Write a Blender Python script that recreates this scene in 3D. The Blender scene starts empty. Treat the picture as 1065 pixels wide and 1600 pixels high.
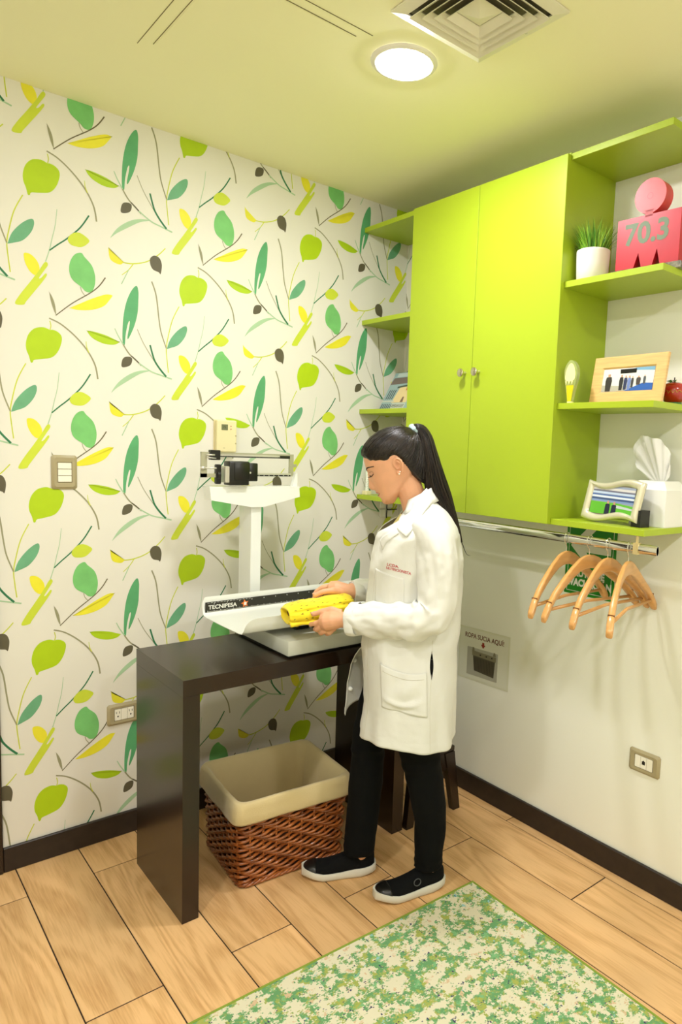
import bpy, bmesh, math, random
from mathutils import Vector, Matrix, noise
from mathutils.bvhtree import BVHTree
random.seed(7)
scn = bpy.context.scene
col = scn.collection
V = Vector
PI = math.pi

# ---------------- camera, exposure, lights ----------------
cam = bpy.data.cameras.new('camera'); cam_o = bpy.data.objects.new('camera', cam); col.objects.link(cam_o)
cam_o.location = (-2.11649, -2.59161, 1.49258)
cam_o.rotation_euler = (1.469048, -0.0405227, -0.7231546)
cam.sensor_fit = 'HORIZONTAL'; cam.sensor_width = 36.0; cam.lens = 36.0 * 1075.393 / 1065
cam.shift_x = -134.97 / 1065; cam.shift_y = 14.87 / 1065; cam.clip_start = 0.02
scn.camera = cam_o
scn.view_settings.view_transform = 'Standard'; scn.view_settings.look = 'None'
scn.view_settings.gamma = 1.0; scn.view_settings.use_curve_mapping = False
scn.view_settings.exposure = 0.0
w = bpy.data.worlds.new('world'); scn.world = w; w.use_nodes = True
w.node_tree.nodes['Background'].inputs[0].default_value = (1, .95, .8, 1)
w.node_tree.nodes['Background'].inputs[1].default_value = 0.2
LAMP_STRENGTH = 300.0
LAMP_COLOR = (1.0, 0.985, 1.01)
LAMPS = [(-.82, -.955), (-.82, -2.87), (-2.25, -1.45), (-2.25, -2.87)]
CEIL = 2.592

# ---------------- materials ----------------
def srgb(r, g, b):
    f = lambda c: (c/255/12.92) if c/255 <= .04045 else ((c/255+.055)/1.055)**2.4
    return (f(r), f(g), f(b), 1)
MATS = {}
def mat(name, c, rough=.5, metal=0, bump=0, bscale=40, var=0, vscale=6, emis=0, spec=.5, coat=0, sheen=0, trans=0, sss=0, alpha=1, stretch=(1, 1, 1), ramp2=None):
    if name in MATS: return MATS[name]
    m = bpy.data.materials.new(name); m.use_nodes = True; nt = m.node_tree; N = nt.nodes; L = nt.links
    p = N['Principled BSDF']
    c = srgb(*c); p.inputs['Base Color'].default_value = c
    p.inputs['Roughness'].default_value = rough; p.inputs['Metallic'].default_value = metal
    p.inputs['Specular IOR Level'].default_value = spec
    if coat: p.inputs['Coat Weight'].default_value = coat; p.inputs['Coat Roughness'].default_value = .15
    if sheen: p.inputs['Sheen Weight'].default_value = sheen
    if trans: p.inputs['Transmission Weight'].default_value = trans
    if sss:
        p.inputs['Subsurface Weight'].default_value = sss; p.inputs['Subsurface Radius'].default_value = (.02, .008, .004); p.inputs['Subsurface Scale'].default_value = .25
    if alpha < 1: p.inputs['Alpha'].default_value = alpha
    if emis:
        p.inputs['Emission Color'].default_value = c; p.inputs['Emission Strength'].default_value = emis
    tc = N.new('ShaderNodeTexCoord'); mp = N.new('ShaderNodeMapping'); mp.inputs['Scale'].default_value = stretch
    L.new(tc.outputs['Object'], mp.inputs['Vector'])
    if var or ramp2:
        n = N.new('ShaderNodeTexNoise'); n.inputs['Scale'].default_value = vscale; n.inputs['Detail'].default_value = 5
        L.new(mp.outputs[0], n.inputs['Vector'])
        r = N.new('ShaderNodeValToRGB'); r.color_ramp.elements[0].position = .3; r.color_ramp.elements[1].position = .72
        c2 = srgb(*ramp2) if ramp2 else tuple(min(1, x*(1+var)) for x in c[:3])+(1,)
        c1 = c if ramp2 else tuple(x*(1-var) for x in c[:3])+(1,)
        r.color_ramp.elements[0].color = c1; r.color_ramp.elements[1].color = c2
        L.new(n.outputs['Fac'], r.inputs[0]); L.new(r.outputs[0], p.inputs['Base Color'])
    if bump:
        n = N.new('ShaderNodeTexNoise'); n.inputs['Scale'].default_value = bscale; n.inputs['Detail'].default_value = 4
        L.new(mp.outputs[0], n.inputs['Vector'])
        b = N.new('ShaderNodeBump'); b.inputs['Strength'].default_value = bump; b.inputs['Distance'].default_value = .002
        L.new(n.outputs['Fac'], b.inputs['Height']); L.new(b.outputs[0], p.inputs['Normal'])
    MATS[name] = m
    return m

# ---------------- mesh builder ----------------
class MB:
    def __init__(s): s.v = []; s.f = []; s.m = []; s.mi = 0; s.mats = []
    def use(s, m):
        if m not in s.mats: s.mats.append(m)
        s.mi = s.mats.index(m); return s
    def add(s, vs, fs):
        o = len(s.v); s.v += [tuple(x) for x in vs]; s.f += [tuple(i+o for i in f) for f in fs]; s.m += [s.mi]*len(fs); return s
    def bm(s, b):
        b.verts.ensure_lookup_table(); b.verts.index_update()
        s.add([v.co for v in b.verts], [[v.index for v in f.verts] for f in b.faces]); b.free(); return s
    def box(s, x0, x1, y0, y1, z0, z1, bev=0, seg=1, M=None):
        b = bmesh.new(); bmesh.ops.create_cube(b, size=1)
        for v in b.verts: v.co = V(((x0+x1)/2+v.co.x*(x1-x0), (y0+y1)/2+v.co.y*(y1-y0), (z0+z1)/2+v.co.z*(z1-z0)))
        if bev: bmesh.ops.bevel(b, geom=b.edges[:]+b.verts[:], offset=bev, segments=seg, profile=.5, affect='EDGES')
        if M is not None: b.transform(M)
        return s.bm(b)
    def loft(s, rings, closed=True, cap0=True, cap1=True):
        n = len(rings[0]); vs = [p for r in rings for p in r]; fs = []
        for i in range(len(rings)-1):
            for j in range(n if closed else n-1):
                a = i*n+j; b = i*n+(j+1) % n; fs.append((a, b, b+n, a+n))
        if closed and cap0: fs.append(tuple(range(n-1, -1, -1)))
        if closed and cap1: fs.append(tuple(range((len(rings)-1)*n, len(rings)*n)))
        return s.add(vs, fs)
    def tube(s, pts, r, n=8, cap=True, flat=1.0, up=None):
        pts = [V(p) for p in pts]; R = r if isinstance(r, (list, tuple)) else [r]*len(pts); rings = []
        prev = None
        for i, p in enumerate(pts):
            t = (pts[min(i+1, len(pts)-1)]-pts[max(i-1, 0)])
            t = t.normalized() if t.length > 1e-9 else V((0, 0, 1))
            if prev is None:
                a = V(up) if up else (V((0, 0, 1)) if abs(t.z) < .9 else V((1, 0, 0)))
            else: a = prev
            a = (a-t*a.dot(t)); a = a.normalized() if a.length > 1e-6 else t.orthogonal().normalized()
            prev = a; b = t.cross(a)
            rings.append([p+(a*math.cos(2*PI*k/n)*flat+b*math.sin(2*PI*k/n))*R[i] for k in range(n)])
        return s.loft(rings, True, cap, cap)
    def lathe(s, prof, c=(0, 0, 0), n=24, M=None, cap=True):
        rings = []
        for r, z in prof:
            ring = [V((r*math.cos(2*PI*k/n), r*math.sin(2*PI*k/n), z)) for k in range(n)]
            if M is not None: ring = [M @ q for q in ring]
            rings.append([q+V(c) for q in ring])
        return s.loft(rings, True, cap, cap)
    def ell(s, c, r, n=16, m=10, M=None):
        rings = []
        for i in range(m+1):
            a = -PI/2+PI*i/m; cr = max(math.cos(a), .02)
            ring = [V((r[0]*cr*math.cos(2*PI*k/n), r[1]*cr*math.sin(2*PI*k/n), r[2]*math.sin(a))) for k in range(n)]
            if M is not None: ring = [M @ q for q in ring]
            rings.append([q+V(c) for q in ring])
        return s.loft(rings)
    def prism(s, poly, fr, d):
        # poly: 2D points; fr(x,y,t)->3D ; d thickness
        n = len(poly); vs = [fr(x, y, 0) for x, y in poly]+[fr(x, y, d) for x, y in poly]
        fs = [tuple(range(n-1, -1, -1)), tuple(range(n, 2*n))]+[(i, (i+1) % n, (i+1) % n+n, i+n) for i in range(n)]
        return s.add(vs, fs)
    def ribbon(s, pts, ws, fr):
        n = len(pts); vs = []
        for i, (x, y) in enumerate(pts):
            a = pts[max(i-1, 0)]; b = pts[min(i+1, n-1)]; dx, dy = b[0]-a[0], b[1]-a[1]; l = math.hypot(dx, dy) or 1
            wd = ws[i]/2; vs += [fr(x-dy/l*wd, y+dx/l*wd, 0), fr(x+dy/l*wd, y-dx/l*wd, 0)]
        return s.add(vs, [(2*i, 2*i+1, 2*i+3, 2*i+2) for i in range(n-1)])
    def build(s, name, m=None, parent=None, world=False, smooth=False, angle=None, recalc=True):
        me = bpy.data.meshes.new(name)
        vs = s.v
        if world and parent:
            o = V((0, 0, 0)); q = parent
            while q: o += V(q.location); q = q.parent
            vs = [tuple(V(v)-o) for v in vs]
        me.from_pydata(vs, [], s.f)
        ms = s.mats or [m]
        for k in ms: me.materials.append(k)
        if len(ms) > 1: me.polygons.foreach_set('material_index', s.m)
        if recalc:
            b = bmesh.new(); b.from_mesh(me); bmesh.ops.recalc_face_normals(b, faces=b.faces); b.to_mesh(me); b.free()
        if smooth:
            me.polygons.foreach_set('use_smooth', [True]*len(me.polygons))
            if angle:
                try: me.set_sharp_from_angle(angle=math.radians(angle))
                except Exception: pass
        me.update()
        ob = bpy.data.objects.new(name, me); col.objects.link(ob)
        if parent: ob.parent = parent
        return ob

def cr(pts, k=6, closed=False):
    """catmull-rom through 2D/3D points"""
    n = len(pts); out = []
    P = [V(p) if len(p) == 3 else V((p[0], p[1], 0)) for p in pts]; d = len(pts[0])
    for i in range(n if closed else n-1):
        if closed: a, b, c, e = P[(i-1) % n], P[i], P[(i+1) % n], P[(i+2) % n]
        else: a, b, c, e = P[max(i-1, 0)], P[i], P[i+1], P[min(i+2, n-1)]
        for j in range(k):
            t = j/k
            q = .5*((2*b)+(c-a)*t+(2*a-5*b+4*c-e)*t*t+(3*b-a-3*c+e)*t**3)
            out.append(tuple(q)[:d])
    if not closed: out.append(tuple(P[-1])[:d])
    return out
def lerp(a, b, t): return a+(b-a)*t
def interp(tab, x):
    if x <= tab[0][0]: return tab[0][1]
    for (x0, y0), (x1, y1) in zip(tab, tab[1:]):
        if x <= x1:
            t = (x-x0)/(x1-x0); return y0+(y1-y0)*t
    return tab[-1][1]
def sm(a, b, x):
    t = max(0, min(1, (x-a)/(b-a))); return t*t*(3-2*t)

def tag(o, label=None, cat=None, group=None, kind=None):
    if label: o['label'] = label
    if cat: o['category'] = cat
    if group: o['group'] = group
    if kind: o['kind'] = kind
    return o
def thing(name, label, cat, loc=(0, 0, 0), rz=0, group=None):
    o = bpy.data.objects.new(name, None); col.objects.link(o); o.location = loc; o.rotation_euler = (0, 0, rz)
    o.empty_display_size = .05
    return tag(o, label, cat, group)
def struct(name, mb, m, parent=None, **k):
    o = mb.build(name, m, parent, **k)
    if not parent: o['kind'] = 'structure'
    return o
def text_mb(txt, size, fr, depth=.0004, sx=1.0, align='CENTER', bold=0.0):
    cu = bpy.data.curves.new('lettering', 'FONT'); cu.body = txt; cu.size = size; cu.extrude = 0; cu.align_x = align; cu.align_y = 'CENTER'
    cu.offset = bold; cu.resolution_u = 3
    o = bpy.data.objects.new('lettering', cu); col.objects.link(o)
    bpy.context.view_layer.update()
    me = bpy.data.meshes.new_from_object(o.evaluated_get(bpy.context.evaluated_depsgraph_get()))
    bpy.data.objects.remove(o); bpy.data.curves.remove(cu)
    mb = MB(); mb.add([fr(v.co.x*sx, v.co.y, depth) for v in me.vertices], [tuple(p.vertices) for p in me.polygons])
    bpy.data.meshes.remove(me)
    return mb
def clip_mb(mb, planes):
    b = bmesh.new(); me = bpy.data.meshes.new('tmp'); me.from_pydata(mb.v, [], mb.f)
    me.polygons.foreach_set('material_index', mb.m)
    b.from_mesh(me)
    for co, no in planes:
        bmesh.ops.bisect_plane(b, geom=b.verts[:]+b.edges[:]+b.faces[:], plane_co=co, plane_no=no, clear_outer=True, dist=1e-6)
    b.verts.index_update()
    out = MB(); out.mats = mb.mats
    out.v = [tuple(v.co) for v in b.verts]; out.f = [tuple(v.index for v in f.verts) for f in b.faces]; out.m = [f.material_index for f in b.faces]
    b.free(); bpy.data.meshes.remove(me)
    return out

# common materials
M_white = mat('white paint', (240, 238, 228), .55, bump=.05, bscale=120)
M_ceil = mat('ceiling paint', (250, 247, 206), .8, bump=.05, bscale=90)
M_wall = mat('wall paint', (241, 241, 226), .75, bump=.06, bscale=90)
M_paper = mat('wallpaper ground', (229, 226, 214), .6, bump=.06, bscale=160, var=.012, vscale=3)
M_dark = mat('dark espresso wood', (36, 22, 13), .27, bump=.04, bscale=30, var=.25, vscale=14, stretch=(1, 1, .08), coat=.1)
M_base = mat('dark skirting', (38, 28, 22), .45, var=.3, vscale=30, bump=.1, bscale=60)
M_lime = mat('lime laminate', (168, 190, 38), .38, bump=.02, bscale=200, var=.015, vscale=2)
M_chrome = mat('chrome', (225, 225, 220), .08, metal=1)
M_steel = mat('brushed steel', (214, 212, 200), .3, metal=.55, bump=.02, bscale=80)
M_blackp = mat('black plastic', (22, 22, 20), .35)
M_enamel = mat('white enamel', (238, 240, 236), .25, coat=.3)
M_taupe = mat('taupe plastic', (168, 156, 120), .4)
M_ivory = mat('ivory plastic', (244, 240, 222), .35)
M_darkslot = mat('dark slot', (25, 20, 15), .6)
M_grout = mat('tile grout', (58, 42, 28), .9)
M_skin = mat('skin', (226, 168, 130), .48, sss=.12, var=.05, vscale=30, bump=.05, bscale=300)
M_gold = mat('gold metal', (220, 180, 80), .25, metal=1)

# ---------------- room shell ----------------
XL, YF = -3.0, -4.0
WP = {'lime': (176, 206, 0), 'lime2': (172, 204, 14), 'ygreen': (200, 210, 60), 'taupe': (152, 150, 116), 'teal': (106, 170, 128), 'green2': (88, 166, 110),
      'palegreen': (168, 200, 160), 'brown': (92, 86, 64), 'green3': (36, 116, 72), 'yellow2': (226, 220, 50), 'ylime': (202, 216, 56), 'yellow': (234, 226, 48),
      'green1': (120, 194, 112), 'brown2': (108, 100, 68)}
WM = {k: mat('print '+k, c, .6, var=(.10 if k in ('green1', 'green2', 'teal') else .04), vscale=18) for k, c in WP.items()}
MOTIF= [('L','lime',[(-1524,788),(-1540,792),(-1565,785),(-1583,764),(-1591,736),(-1590,713),(-1583,694),(-1578,674),(-1572,675),(-1568,683),(-1546,688),(-1514,698),(-1495,722),(-1485,753),(-1486,772),(-1498,784),(-1513,788),(-1520,786)]),('S','ygreen',[(-1520,816),(-1517,800),(-1520,786)],[2.8,2.8]),('S','taupe',[(-1522,824),(-1487,810),(-1445,778),(-1407,736),(-1381,688),(-1372,640)],[4.4,5.0]),('S','ygreen',[(-1409,764),(-1407,744),(-1400,727)],[1.7,3.3]),('S','ygreen',[(-1087,1461),(-1112,1407),(-1128,1342),(-1134,1303),(-1131,1260),(-1126,1215)],[3.3,3.3]),('S','taupe',[(-1187,1533),(-1171,1486),(-1161,1406),(-1153,1358),(-1134,1303)],[5.0,3.9]),('L','teal',[(-1132,1301),(-1119,1338),(-1090,1375),(-1062,1394),(-1056,1379),(-1066,1350),(-1089,1321),(-1114,1308)]),('L','green2',[(-1241,1508),(-1234,1491),(-1234,1460),(-1237,1413),(-1249,1365),(-1268,1321),(-1272,1326),(-1265,1365),(-1264,1382),(-1270,1373),(-1278,1334),(-1281,1298),(-1287,1296),(-1289,1326),(-1286,1388),(-1276,1443),(-1259,1486)]),('L','lime2',[(-1406,1328),(-1384,1328),(-1341,1320),(-1299,1304),(-1315,1293),(-1348,1291),(-1380,1301),(-1397,1314)]),('S','palegreen',[(-1315,1349),(-1304,1326),(-1287,1298)],[2.8,4.4]),('S','taupe',[(-1287,1298),(-1266,1267),(-1232,1238),(-1224,1230)],[4.4,4.4]),('S','brown',[(-1259,1261),(-1245,1250),(-1232,1238)],[3.9,4.4]),('S','palegreen',[(-1232,1238),(-1189,1213),(-1152,1203),(-1113,1193)],[4.4,5.0]),('L','brown',[(-1256,1251),(-1266,1257),(-1283,1253),(-1291,1240),(-1292,1219),(-1274,1221),(-1260,1231)]),('S','taupe',[(-1238,1357),(-1216,1310),(-1179,1253)],[2.2,2.2]),('S','green3',[(-1193,1308),(-1182,1269),(-1174,1249),(-1156,1224),(-1134,1200)],[5.5,6.6]),('L','palegreen',[(-1194,1215),(-1228,1212),(-1266,1195),(-1304,1163),(-1328,1125),(-1308,1144),(-1266,1175),(-1228,1201)]),('S','ygreen',[(-1286,1051),(-1251,1054),(-1204,1071),(-1164,1102),(-1138,1131)],[3.9,3.3]),('L','yellow2',[(-1335,1092),(-1326,1082),(-1303,1066),(-1284,1052),(-1296,1042),(-1320,1047),(-1331,1060)]),('S','ygreen',[(-1251,1054),(-1267,1030),(-1290,1008)],[3.3,2.2]),('S','palegreen',[(-1267,1030),(-1279,1004),(-1292,976)],[2.8,3.3]),('L','brown',[(-1179,1097),(-1160,1093),(-1151,1073),(-1152,1051),(-1156,1036),(-1162,1042),(-1181,1047),(-1191,1061),(-1193,1083)]),('S','palegreen',[(-1494,1178),(-1500,1125),(-1510,1081),(-1518,1044),(-1530,1004)],[1.7,2.8]),('S','green3',[(-1518,1042),(-1494,1065),(-1463,1093),(-1424,1136),(-1396,1182)],[3.9,4.4]),('L','ylime',[(-1462,1093),(-1449,1111),(-1425,1119),(-1396,1102),(-1405,1085),(-1423,1073),(-1449,1073),(-1460,1081)]),('L','yellow',[(-1591,1019),(-1571,1017),(-1553,998),(-1548,975),(-1559,955),(-1575,963),(-1587,983),(-1592,1002)]),('L','ylime',[(-1532,1002),(-1523,995),(-1536,972),(-1550,948),(-1543,950),(-1531,966),(-1527,960),(-1543,933),(-1567,898),(-1588,867),(-1596,855),(-1620,855),(-1606,885),(-1579,926),(-1552,968)]),('L','green1',[(-1422,1055),(-1411,1043),(-1388,1019),(-1378,985),(-1380,954),(-1390,932),(-1408,930),(-1423,943),(-1449,961),(-1459,985),(-1457,1016),(-1443,1044)]),('S','taupe',[(-1425,943),(-1421,929),(-1411,915)],[2.2,2.2]),('S','brown2',[(-1345,988),(-1365,957),(-1394,928),(-1451,884),(-1502,836)],[3.9,2.8]),('L','taupe',[(-1521,910),(-1512,895),(-1504,872),(-1500,836),(-1508,853),(-1516,881)]),('L','yellow',[(-1321,932),(-1343,932),(-1387,911),(-1427,887),(-1460,867),(-1430,865),(-1387,873),(-1351,891),(-1331,916)])]
PX, PV = .5055, .528
def wall_print(fr, x0, x1, z0, z1, lift=.0004):
    mb = MB(); fl = lambda x, z, t: (x, 0, z)
    for i in range(-1, 6):
        for j in range(-4, 7):
            dx, dz = i*PX, -i*PV/2+j*PV
            for k, mo in enumerate(MOTIF):
                P = [(p[0]/1000+dx, p[1]/1000+dz) for p in mo[2]]
                xs = [p[0] for p in P]; zs = [p[1] for p in P]
                if max(xs) < x0 or min(xs) > x1 or max(zs) < z0 or min(zs) > z1: continue
                mb.use(WM[mo[1]])
                if mo[0] == 'L':
                    P2 = []
                    for q in range(len(P)):
                        a, b, c = V(P[q-1]), V(P[q]), V(P[(q+1) % len(P)]); P2 += [P[q]]*(3 if (a-b).angle(c-b) < 1.35 and mo[1] in ('yellow', 'yellow2', 'lime2', 'teal', 'taupe', 'ylime') and len(P) < 14 else 1)
                    Q = []
                    for q in cr(P2, 4, True):
                        if not Q or (V(q)-V(Q[-1])).length > 1e-4: Q.append(q)
                    if (V(Q[0])-V(Q[-1])).length < 1e-4: Q.pop()
                    mb.add([(x, -lift-k*.00001, z) for x, z in Q], [tuple(range(len(Q)))])
                else:
                    Q = cr(P, 5); n = len(Q); a, b = mo[3]
                    mb.ribbon(Q, [lerp(a, b, t/(n-1))/1000*1.05 for t in range(n)], lambda x, z, t, k=k: (x, -lift-k*.00001, z))
    mb = clip_mb(mb, [((x0, 0, 0), (-1, 0, 0)), ((x1, 0, 0), (1, 0, 0)), ((0, 0, z0), (0, 0, -1)), ((0, 0, z1), (0, 0, 1))])
    mb.v = [tuple(fr(V(v))) for v in mb.v]
    return mb
wl = MB().use(M_paper); wl.box(-1.69, 0, 0, .12, 0, CEIL)
pr = wall_print(lambda v: v, -1.69, 0, .05, CEIL)
for k in pr.mats:
    if k not in wl.mats: wl.mats.append(k)
off = len(wl.v); wl.v += pr.v; wl.f += [tuple(i+off for i in f) for f in pr.f]; wl.m += [wl.mats.index(pr.mats[i]) for i in pr.m]
# printed faces keep their own orientation
wall_left = struct('wall_left', wl, None, recalc=False)
wr = MB().use(M_wall); wr.box(0, .12, YF, 0.12, 0, CEIL)
wr.use(M_paper).box(-.0006, 0, -.33, 0, .05, CEIL)
pr = wall_print(lambda v: V((v.y-.0007, -v.x, v.z)), 0.0, .33, .05, CEIL)
for k in pr.mats:
    if k not in wr.mats: wr.mats.append(k)
off = len(wr.v); wr.v += pr.v; wr.f += [tuple(i+off for i in f) for f in pr.f]; wr.m += [wr.mats.index(pr.mats[i]) for i in pr.m]
struct('wall_right', wr, None, recalc=False)
struct('wall_back', MB().box(XL-.12, XL, YF, .12, 0, CEIL), M_wall)
struct('wall_front', MB().box(XL, 0, YF-.12, YF, 0, CEIL), M_wall)
struct('wall_side', MB().box(XL, -2.62, 0, .12, 0, CEIL).box(-2.62, -1.69, 0, .12, 2.12, CEIL), M_wall)
struct('ceiling', MB().box(XL-.12, .12, YF-.12, .12, CEIL, CEIL+.1), M_ceil)
# door and jamb beside the wallpapered wall
door = struct('door_1', MB().box(-2.56, -1.75, .03, .07, .01, 2.06, .003), M_dark)
MB().tube([(-1.86, .03, 1.0), (-1.86, -.02, 1.0), (-1.97, -.02, 1.0)], .009, 8).build('door_handle', M_steel, door, smooth=True)
struct('trim_1', MB().box(-1.755, -1.69, -.018, .1, 0, 2.12, .003).box(-2.62, -2.555, -.018, .1, 0, 2.12, .003).box(-2.555, -1.755, -.018, .1, 2.06, 2.12, .003), M_dark)
struct('baseboard_left', MB().box(-1.69, -.0125, -.0125, 0, 0, .088, .003), M_base)
struct('baseboard_right', MB().box(-.0125, 0, YF, 0, 0, .088, .003), M_base)
# floor of wood-look tiles laid one by one
fl = struct('floor', MB().box(XL-.12, .12, YF-.12, .12, -.06, -.003), M_grout)
def plank_mat():
    m = bpy.data.materials.new('oak tile'); m.use_nodes = True; nt = m.node_tree; N = nt.nodes; L = nt.links; p = N['Principled BSDF']
    tc = N.new('ShaderNodeTexCoord'); oi = N.new('ShaderNodeObjectInfo')
    ad = N.new('ShaderNodeVectorMath'); ad.operation = 'MULTIPLY_ADD'; L.new(oi.outputs['Random'], ad.inputs[0]); ad.inputs[1].default_value = (7, 31, 3); L.new(tc.outputs['Object'], ad.inputs[2])
    mp = N.new('ShaderNodeMapping'); mp.inputs['Scale'].default_value = (5.5, .8, 1); L.new(ad.outputs[0], mp.inputs[0])
    n1 = N.new('ShaderNodeTexNoise'); n1.inputs['Scale'].default_value = 1.0; n1.inputs['Detail'].default_value = 2; n1.inputs['Distortion'].default_value = .6; L.new(mp.outputs[0], n1.inputs[0])
    # cathedral rings: fract-like sine of noise
    ms = N.new('ShaderNodeMath'); ms.operation = 'MULTIPLY'; ms.inputs[1].default_value = 60; L.new(n1.outputs['Fac'], ms.inputs[0])
    sn = N.new('ShaderNodeMath'); sn.operation = 'SINE'; L.new(ms.outputs[0], sn.inputs[0])
    r1 = N.new('ShaderNodeMapRange'); r1.inputs[1].default_value = -1; r1.inputs[2].default_value = 1; L.new(sn.outputs[0], r1.inputs[0])
    mp2 = N.new('ShaderNodeMapping'); mp2.inputs['Scale'].default_value = (230, 12, 1); L.new(ad.outputs[0], mp2.inputs[0])
    n2 = N.new('ShaderNodeTexNoise'); n2.inputs['Scale'].default_value = 1; n2.inputs['Detail'].default_value = 5; L.new(mp2.outputs[0], n2.inputs[0])
    mx = N.new('ShaderNodeMix'); mx.data_type = 'FLOAT'; mx.inputs[0].default_value = .72; L.new(r1.outputs[0], mx.inputs[2]); L.new(n2.outputs['Fac'], mx.inputs[3])
    rp = N.new('ShaderNodeValToRGB'); e = rp.color_ramp.elements; e[0].position = .2; e[0].color = srgb(198, 150, 94); e[1].position = .62; e[1].color = srgb(228, 184, 128); L.new(mx.outputs[0], rp.inputs[0])
    n3 = N.new('ShaderNodeTexNoise'); n3.inputs['Scale'].default_value = 3; L.new(ad.outputs[0], n3.inputs[0])
    r3 = N.new('ShaderNodeMapRange'); r3.inputs[1].default_value = .3; r3.inputs[2].default_value = .7; r3.inputs[3].default_value = .88; r3.inputs[4].default_value = 1.08; L.new(n3.outputs['Fac'], r3.inputs[0])
    r4 = N.new('ShaderNodeMapRange'); r4.inputs[3].default_value = .94; r4.inputs[4].default_value = 1.05; L.new(oi.outputs['Random'], r4.inputs[0])
    m1 = N.new('ShaderNodeMath'); m1.operation = 'MULTIPLY'; L.new(r3.outputs[0], m1.inputs[0]); L.new(r4.outputs[0], m1.inputs[1])
    hs = N.new('ShaderNodeVectorMath'); hs.operation = 'SCALE'; L.new(rp.outputs[0], hs.inputs[0]); L.new(m1.outputs[0], hs.inputs['Scale'])
    L.new(hs.outputs[0], p.inputs['Base Color']); p.inputs['Roughness'].default_value = .42
    b = N.new('ShaderNodeBump'); b.inputs['Strength'].default_value = .15; b.inputs['Distance'].default_value = .001; L.new(mx.outputs[0], b.inputs['Height']); L.new(b.outputs[0], p.inputs['Normal'])
    return m
M_oak = plank_mat()
pk = 0; plank_me = {}
for c in range(16):
    x1 = -.053-(c-1)*.2 if c else 0.0; x0 = max(-.053-c*.2, XL); x1 = min(x1, 0)
    if x0 >= x1: continue
    base = -1.31 if c % 2 else -.832
    ys = sorted([y for y in [base+k*1.118 for k in range(-3, 3)] if YF < y < 0]+[YF, 0])
    for ya, yb in zip(ys, ys[1:]):
        g = .0019; key = (round(x1-x0, 3), round(yb-ya, 3))
        if key not in plank_me:
            o = MB().box(-(x1-x0)/2+g, (x1-x0)/2-g, -(yb-ya)/2+g*1.25, (yb-ya)/2-g*1.25, -.003, 0, .0009).build('plank', M_oak, fl); plank_me[key] = o.data
        else:
            o = bpy.data.objects.new('plank', plank_me[key]); col.objects.link(o); o.parent = fl
        o.location = ((x0+x1)/2, (ya+yb)/2, 0)

# ---------------- ceiling fittings ----------------
M_lampglow = bpy.data.materials.new('lamp diffuser'); M_lampglow.use_nodes = True
_p = M_lampglow.node_tree.nodes['Principled BSDF']; _p.inputs['Emission Color'].default_value = LAMP_COLOR+(1,); _p.inputs['Emission Strength'].default_value = LAMP_STRENGTH
LL = ['round recessed ceiling light, lit, beside the square air diffuser', 'round recessed ceiling light, lit, behind the camera near the right wall',
      'round recessed ceiling light, lit, nearer the dark door', 'round recessed ceiling light, lit, behind the camera on the door side']
for (x, y), lab in zip(LAMPS, LL):
    t = thing('ceiling_light', lab, 'ceiling light', (x, y, CEIL), group='recessed ceiling lights')
    MB().lathe([(.0, -.016), (.030, -.0155), (.055, -.013), (.070, -.009), (.0785, -.002)], n=40).build('diffuser', M_lampglow, t, smooth=True)
    MB().lathe([(.0785, -.001), (.0785, -.008), (.084, -.0085), (.094, -.004), (.096, -.0005)], n=40, cap=False).build('trim_ring', M_white, t, smooth=True)
M_vent = mat('vent enamel', (232, 228, 206), .4)
t = thing('air_diffuser', 'square white four-way ceiling air diffuser beside the lit lamp', 'air vent', (-.835, -1.27, CEIL))
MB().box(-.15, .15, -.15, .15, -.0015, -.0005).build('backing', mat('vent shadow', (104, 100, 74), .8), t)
def sqring(mb, o, i, zo, zi, th):
    c = lambda s, z: [(-s, -s, z), (s, -s, z), (s, s, z), (-s, s, z)]
    return mb.loft([c(o, zo), c(i, zi), c(i, zi-th), c(o, zo-th)], True, False, False).add(c(o, zo)+c(o, zo-th), [(0, 1, 5, 4), (1, 2, 6, 5), (2, 3, 7, 6), (3, 0, 4, 7)])
sqring(MB(), .158, .128, -.001, -.007, .004).build('frame', M_vent, t)
for k, (o, i) in enumerate([(.124, .104), (.102, .084), (.080, .062), (.058, .041)]):
    sqring(MB(), o, i, -.018, -.003, .0022).build('louvre', M_vent, t)
mb = MB(); a = .040
mb.add([(-a, -a, -.004), (a, -a, -.004), (a, a, -.004), (-a, a, -.004), (0, 0, -.020)], [(0, 1, 4), (1, 2, 4), (2, 3, 4), (3, 0, 4), (3, 2, 1, 0)]).build('centre_pyramid', M_vent, t)
MB().lathe([(0, 0), (.004, 0), (.004, -.004), (0, -.005)], (.12, .06, -.009), 10).lathe([(0, 0), (.004, 0), (.004, -.004), (0, -.005)], (.143, -.03, -.004), 10).build('screw', M_steel, t, smooth=True)
t = thing('access_panel', 'square plasterboard access panel with thin recessed outline in ceiling', 'ceiling panel', (-1.18, -.74, CEIL))
mb = MB(); hx, hy = .19, .22
MB().box(-hx+.006, hx-.006, -hy+.006, hy-.006, -.0006, -.0001).build('panel', M_ceil, t)
M_gap = mat('panel gap', (120, 112, 70), .9)
for s in (0, .034):
    a, b = hx+s, hy+s*.8
    e = .0012
    if s == 0: mb.box(-a, a, -b, -b+e*2, -.0011, -.0001)
    mb.box(-a, -a+e*1.5, -b, b, -.0009, -.0001)
mb.box(-hx, hx+.03, -hy-.034, -hy-.0315, -.0009, -.0001)
mb.build('gap_line', M_gap, t)
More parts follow.
